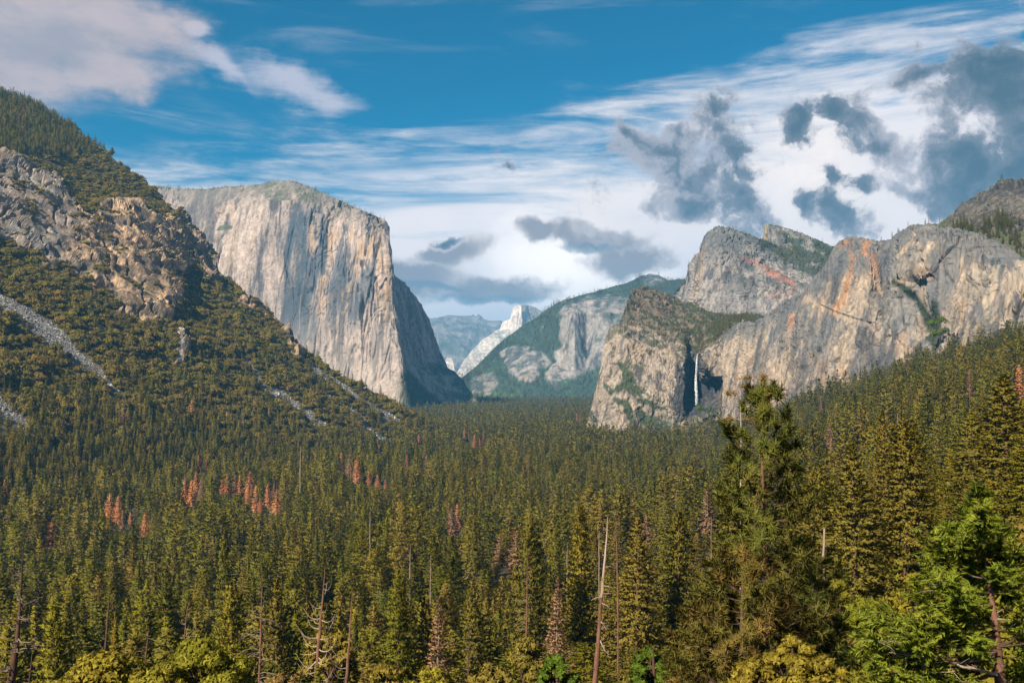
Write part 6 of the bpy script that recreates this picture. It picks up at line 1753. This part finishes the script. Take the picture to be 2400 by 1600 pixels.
for (ti, fi, zone), lst in rowlab.items():
    lst.sort(key=lambda i: tipx[i])
    for k, i in enumerate(lst):
        lab = '%s %s conifer %s' % (FW[fi], TW[ti], zone)
        if len(lst) == 2:
            lab += ', the left one' if k == 0 else ', the right one'
        elif len(lst) > 2:
            lab += ', ' + ('leftmost such' if k == 0 else ('rightmost such' if k == len(lst) - 1 else ORD[min(k, 9)].strip() + ' such from left'))
        e = link('conifer', None, label=lab, category='tree', group='conifers of the nearer forest')
        e.location = (X[i], Yv[i], Z[i]); s = H[i] / 30.0
        wd = s ** 0.75 * rnd.uniform(1.0, 1.3)
        e.scale = (wd, wd, s); e.rotation_euler = (0, 0, rnd.uniform(0, 6.28))
        link('trunk', NEARPART[fi][0], e); link('crown', NEARPART[fi][1][ti], e)

rest = ~single
def plant(name, mask, protos, kinds, label, category, seed):
    w = (H[mask] / 30.0)
    sx = w ** 0.75 * RS.uniform(1.1, 1.65, mask.sum())
    P_ = np.stack([X[mask], Yv[mask], Z[mask] - 0.3], -1)
    return scatter(name, P_, sx, kinds, protos, label, category, w / sx, seed)
near = rest & (Yv < 480); mid = rest & (Yv >= 480) & (Yv < 1700); far = rest & (Yv >= 1700)
def kinds6(mask):
    k = TONE[mask] * NF + FORM[mask]
    br = RS.randint(0, 4, mask.sum())
    return np.where(OAK[mask], np.where(RS.uniform(size=mask.sum()) < 0.5, 3 * NF + br, 3 * NF + 4 + br), k)
# broadleaved crowns are as wide as tall
for m_ in (near, mid):
    H[m_ & OAK] *= 0.62
plant('forest', near, C_NEAR, kinds6(near), 'dense conifer and oak forest on the slope below the viewpoint', 'forest', 1)
plant('forest', mid, C_MID, kinds6(mid), 'dense dark conifer forest filling the middle of the valley', 'forest', 2)
plant('forest', far, C_FAR, np.where(OAK[far], 12 + RS.randint(0, 4, far.sum()), TONE[far] * 4 + FORM[far] % 4), 'far conifer forest on the valley floor up to the cliffs', 'forest', 3)
# low growth that covers the slope just below the viewpoint
ux, uy = jitter_grid(-90, 130, 46, 150, 3.4)
ku = (np.abs(ux) < 0.66 * uy + 12) & (RS.uniform(size=len(ux)) < 0.85)
ux, uy = ux[ku], uy[ku]
uz = ground(ux, uy)
us = RS.uniform(0.30, 0.62, len(ux)) * np.interp(uy, [16, 40, 150], [0.55, 0.9, 1.3])
scatter('undergrowth', np.stack([ux, uy, uz - 0.3], -1), us, RS.randint(0, 8, len(ux)), C_BRUSH, 'low brush covering the slope just below the viewpoint', 'undergrowth', None, 12)
print('forest', n, near.sum(), mid.sum(), far.sum(), round(time.time() - T0, 1))

# ---- brush and trees on the left hillside
def hill_samples(step_m, seed):
    """points of the hillside surface, about one per STEP_M squared"""
    rs = np.random.RandomState(seed)
    P = LH.P
    A = np.linalg.norm(np.cross(P[:-1, 1:] - P[:-1, :-1], P[1:, :-1] - P[:-1, :-1]), axis=-1)
    want = A / (step_m ** 2)
    cnt = np.floor(want + rs.uniform(size=want.shape)).astype(int)
    r, c = np.nonzero(cnt > 0)
    rep = np.minimum(cnt[r, c], 3)
    r = np.repeat(r, rep); c = np.repeat(c, rep)
    a, b = rs.uniform(size=len(r)), rs.uniform(size=len(r))
    Q = P[r, c] * ((1 - a) * (1 - b))[:, None] + P[r, c + 1] * (a * (1 - b))[:, None] + P[r + 1, c] * ((1 - a) * b)[:, None] + P[r + 1, c + 1] * (a * b)[:, None]
    return Q, LH.PX[r, c], LH.PY[r, c], LH.rock[r, c], LH.scree[r, c], LH.N[r, c, 2]
Q, qx, qy, qr, qs, qn = hill_samples(6.6, 3)
nn = fbm(Q, 60.0, 3, 0.6, 1.0, 151.0); rr = RS.uniform(size=len(Q))
pr = np.where(qr > 0.5, np.where(1.3 * nn + 0.5 * qn + 0.16 * np.sin(qx / 30.0) > 0.58, 0.7, 0.003), 1.0)
pr = pr * np.where(qr > 0.5, 1.0, 0.55 + 0.45 * sstep(nn, -0.30, -0.05))
pr = np.where(qs > 0.25, 0.035, pr)
keep = (rr < pr) & clear_of_special(Q[:, 0], Q[:, 1])
Q, qx, qy, qr, qs, nn = Q[keep], qx[keep], qy[keep], qr[keep], qs[keep], nn[keep]
size = 1.22 * np.clip(RS.lognormal(-0.05, 0.48, len(Q)), 0.35, 2.3) * np.where(qr > 0.5, 0.62, 1.0) * np.where(qs > 0.25, 0.7, 1.0)
size = size * (1.0 + 0.85 * fbm(Q, 70.0, 2, 0.5, 1.0, 201.0))
size = size * np.where((qy < 480) & (qx < 420), 0.8, 1.0)
# conifers climb into the brush from below and hold the ridge at top left
edge_y = np.interp(qx, [-200, 0, 200, 450, 700, 1000, 1100], [1000, 985, 960, 985, 1010, 1040, 1045]) + 60 * nn
ridge = (qy < np.interp(qx, [-300, 0, 100, 200, 300, 340], [395, 372, 375, 372, 330, 300]) + 30 * nn) & (qx < 330)
cprob = np.where(ridge, np.interp(qx, [0, 150, 260, 330], [0.75, 0.6, 0.22, 0.05]), np.interp(qy - edge_y, [-280, -110, -10, 60, 140], [0.010, 0.07, 0.22, 0.62, 0.88]))
con = (RS.uniform(size=len(Q)) < cprob) & (qs < 0.3)
# the largest brush crowns that show, one by one
sp = size * 10.0 / Q[:, 1] * FPX
cand = np.where(~con & (qx > 5) & (qx < 1090) & (qy > 200), sp, -1)
bo = np.argsort(-cand)[:300]
bs = np.zeros(len(Q), bool); bs[bo] = True
BZ = [(60, 640, 'above the wide scree'), (150, 960, 'below the wide scree'), (60, 900, 'between left scree fans'), (330, 900, 'under the pale cliff'), (330, 1020, 'near the first conifers'),
      (520, 930, 'left of thin scree'), (680, 900, 'between thin scree chutes'), (860, 1000, 'by right scree chutes'), (1000, 1030, 'at the hillside tip'), (480, 780, 'on the rocky spur'), (260, 450, 'on the brushy shoulder'), (300, 600, 'on pale cliff ledges'), (150, 1080, 'low left among conifers'), (500, 1060, 'low among slope conifers')]
ORD1 = ['first', 'second', 'third', 'fourth', 'fifth', 'sixth', 'seventh', 'eighth', 'ninth', 'tenth', 'eleventh', 'twelfth']
_zl = {}
for i in bo:
    _zl.setdefault(min(BZ, key=lambda m: math.hypot(qx[i] - m[0], qy[i] - m[1]))[2], []).append(i)
_sl = {}
for zone, lst in _zl.items():
    lst.sort(key=lambda i: qy[i])
    rows_ = [lst[k:k + 8] for k in range(0, len(lst), 8)]
    for r_i, row in enumerate(rows_):
        row.sort(key=lambda i: qx[i])
        for k, i in enumerate(row):
            _sl[i] = ('oak shrub %s, %s from left in %s rank down' % (zone, ORD1[k], ORD1[min(r_i, 11)]), zone)
for i in bo:
    lab, zone = _sl[i]
    o = link('oak_shrub', BR_MESH[i % 4], label=lab, category='shrub', group='oak shrubs %s' % zone)
    o.location = Q[i] - np.array([0, 0, 0.8]); o.rotation_euler = (0, 0, rnd.uniform(0, 6.28))
    s = size[i]; o.scale = (s, s, s * rnd.uniform(0.8, 1.15))
m = ~con & ~bs
bk = RS.randint(0, 4, m.sum()) + np.where(RS.uniform(size=m.sum()) < 0.12 + 0.5 * sstep(fbm(Q[m], 90.0, 3, 0.6, 1.0, 191.0), 0.12, 0.3), 4, 0)
scatter('shrubbery', Q[m] - np.array([0, 0, 0.8]), size[m], bk, C_BRUSH, 'olive brown oak brush covering the left hillside', 'brush', RS.uniform(0.75, 1.15, m.sum()), 4)
hc = np.clip(RS.normal(22, 5, con.sum()), 9, 36) * np.where(ridge[con], 1.05, 1.0)
tn = np.where(RS.uniform(size=con.sum()) < np.where(ridge[con], 0.45, 0.25), 0, np.where(RS.uniform(size=con.sum()) < 0.55, 1, 2))
scatter('forest', Q[con], (hc / 30) ** 0.8, tn * NF + RS.randint(0, NF, con.sum()), C_MID, 'scattered conifers climbing the left hillside and its ridge', 'forest', (hc / 30) ** 0.2, 5)
print('brush', m.sum(), con.sum(), round(time.time() - T0, 1))

# ---- boulders of the scree
def rock_mesh(seed):
    import bmesh
    rs = np.random.RandomState(seed)
    bm = bmesh.new()
    bmesh.ops.create_icosphere(bm, subdivisions=1, radius=1.0)
    for v in bm.verts:
        k = 1 + 0.28 * rs.normal()
        v.co = Vector((v.co.x * k * 1.2, v.co.y * k, v.co.z * k * 0.8))
    me = bpy.data.meshes.new('boulder')
    bm.to_mesh(me); bm.free()
    return me
M_BOULDER = bpy.data.materials.new('boulder_stone')
M_BOULDER.use_nodes = True
_t = NT(M_BOULDER.node_tree)
_oi = _t.n('ShaderNodeObjectInfo')
_b = M_BOULDER.node_tree.nodes['Principled BSDF']
_b.inputs['Roughness'].default_value = 0.95
_t.put(_b.inputs['Base Color'], _t.ramp(_oi.outputs['Random'], [(0.0, (0.07, 0.07, 0.075)), (0.5, (0.14, 0.137, 0.135)), (0.85, (0.2, 0.195, 0.19)), (1.0, (0.36, 0.345, 0.33))]))
RK = [rock_mesh(i) for i in range(5)]
for r_ in RK:
    r_.materials.append(M_BOULDER)
C_ROCK = proto_collection('boulder_forms', RK)
Q2, ax, ay, ar, as_, an = hill_samples(2.6, 9)
k2 = (as_ > 0.3)
Q2 = Q2[k2]
sz = np.clip(RS.lognormal(-0.15, 0.5, len(Q2)), 0.35, 3.0)
scatter('scree', Q2, sz, RS.randint(0, 5, len(Q2)), C_ROCK, 'grey boulders of the scree chutes on the left hillside', 'scree', None, 6)

# ---- small trees on ledges, rims and woods of the far walls
def surface_trees(ms, mask, step, hmean, seed, name, label, kinds=None, protos=None, lift=0.0):
    rs = np.random.RandomState(seed)
    P = ms.P
    A = np.linalg.norm(np.cross(P[:-1, 1:] - P[:-1, :-1], P[1:, :-1] - P[:-1, :-1]), axis=-1)
    pr = np.minimum(A / step ** 2, 1.0) * mask(ms.PX[:-1, :-1], ms.PY[:-1, :-1], P[:-1, :-1], ms.N[:-1, :-1])
    pr = np.where(P[:-1, :-1, 2] > -151.0, pr, 0.0)
    r, c = np.nonzero(rs.uniform(size=pr.shape) < pr)
    Pq = P[r, c]
    h = np.clip(rs.normal(hmean, hmean * 0.25, len(r)), hmean * 0.4, hmean * 1.7)
    kd = rs.randint(0, 8, len(r)) if kinds is None else rs.choice(kinds, len(r))
    return scatter(name, Pq - np.array([0, 0, 0.5]), (h / 30) ** 0.9, kd, protos or C_FAR, label, 'forest', (h / 30) ** 0.1, seed)
def rim(top, depth, dens=1.0):
    xs, ys = [p[0] for p in top], [p[1] for p in top]
    return lambda px, py, P, N: dens * (py < np.interp(px, xs, ys) + depth)
surface_trees(EC, lambda px, py, P, N: (py < np.interp(px, [p[0] for p in EC_TOP], [p[1] for p in EC_TOP]) + np.interp(px, [350, 520, 640, 900], [9, 7, 7, 12])) * np.interp(px, [350, 520, 600, 700, 900], [1.0, 0.8, 0.5, 0.9, 0.7]) * (px < 900),
              14.0, 16.0, 21, 'treeline', 'tiny conifers along the rim of the pale monolith')
surface_trees(EC, lambda px, py, P, N: (EC_WOOD(P, px, py) > 0.5) * 1.0, 17.0, 24.0, 22, 'woods', 'dark woods at the shaded foot of the monolith')
surface_trees(FR, lambda px, py, P, N: (FR.C[:-1, :-1, 1] > FR.C[:-1, :-1, 0] * 1.35) * 1.0, 26.0, 30.0, 23, 'woods', 'hazy conifer woods on the far ridge', kinds=[0, 1, 2, 3, 4, 5])
surface_trees(MC, rim(MC_TOP, 5, 0.6), 9.0, 11.0, 24, 'treeline', 'small trees along the top of the grey tower')
surface_trees(HC, lambda px, py, P, N: (HC.C[:-1, :-1, 0] < 0.06) * 0.8, 11.0, 11.0, 25, 'woods', 'dark scrub on the summit behind the grey tower', kinds=[0, 1, 2, 3, 12, 13, 14])
surface_trees(MC, lambda px, py, P, N: (MC.C[:-1, :-1, 0] < 0.05) * 0.8, 11.0, 10.0, 26, 'woods', 'dark scrub on the shoulder of the grey tower', kinds=[0, 1, 2, 3, 12, 13, 14])
surface_trees(LB, lambda px, py, P, N: ((LB.C[:-1, :-1, 0] < 0.07) & (LB.C[:-1, :-1, 1] > LB.C[:-1, :-1, 2] * 1.25)) * 0.8, 8.0, 9.0, 27, 'shrubbery', 'dark green scrub in the gullies and hanging valley above the waterfall', kinds=[0, 1, 4, 5, 12, 13, 14, 15])
surface_trees(LW, lambda px, py, P, N: ((LW.C[:-1, :-1, 0] < 0.06) & (LW.C[:-1, :-1, 1] > LW.C[:-1, :-1, 2] * 1.2)) * 0.8, 8.0, 11.0, 28, 'shrubbery', 'dark trees in the gully of the leaning wall', kinds=[0, 1, 2, 3, 12, 13])
surface_trees(UH, lambda px, py, P, N: (UH.C[:-1, :-1, 0] < 0.08) * 0.25, 9.0, 8.0, 29, 'shrubbery', 'low scrub on the dark upper hillside', kinds=[12, 13, 14, 15, 0])
surface_trees(UH, lambda px, py, P, N: in_poly(px, py, [(2225, 552), (2262, 528), (2300, 535), (2345, 505), (2400, 535), (2520, 520), (2520, 640), (2400, 620), (2330, 570)]) * 0.8, 10.0, 19.0, 30, 'woods', 'dark conifer woods below the upper hillside', kinds=[0, 1, 2, 3], protos=C_MID)
surface_trees(UH, rim(UH_TOP, 3, 0.5), 12.0, 13.0, 31, 'treeline', 'small pines along the crest of the upper hillside', kinds=[0, 1, 5, 3], protos=C_MID)
print('ledges', round(time.time() - T0, 1))
# ------------------------------------------------------------------ the air
def build_haze():
    m = bpy.data.materials.new('valley_haze')
    m.use_nodes = True
    nt = m.node_tree
    for nd in list(nt.nodes):
        nt.nodes.remove(nd)
    out = nt.nodes.new('ShaderNodeOutputMaterial')
    v = nt.nodes.new('ShaderNodeVolumePrincipled')
    v.inputs['Color'].default_value = (0.11, 0.42, 0.78, 1)
    v.inputs['Density'].default_value = 4.3e-5
    v.inputs['Anisotropy'].default_value = 0.0
    nt.links.new(v.outputs[0], out.inputs['Volume'])
    x0, x1, y0, y1, z0, z1 = -24100, 24100, -1100, 40200, -159, 1500
    V = [(x, y, z) for z in (z0, z1) for y in (y0, y1) for x in (x0, x1)]
    F = [(0, 2, 3, 1), (4, 5, 7, 6), (0, 1, 5, 4), (2, 6, 7, 3), (0, 4, 6, 2), (1, 3, 7, 5)]
    o = link('haze', mesh_from('haze', V, F, m), kind='stuff', label='thin blue haze filling the air of the valley', category='haze')
build_haze()
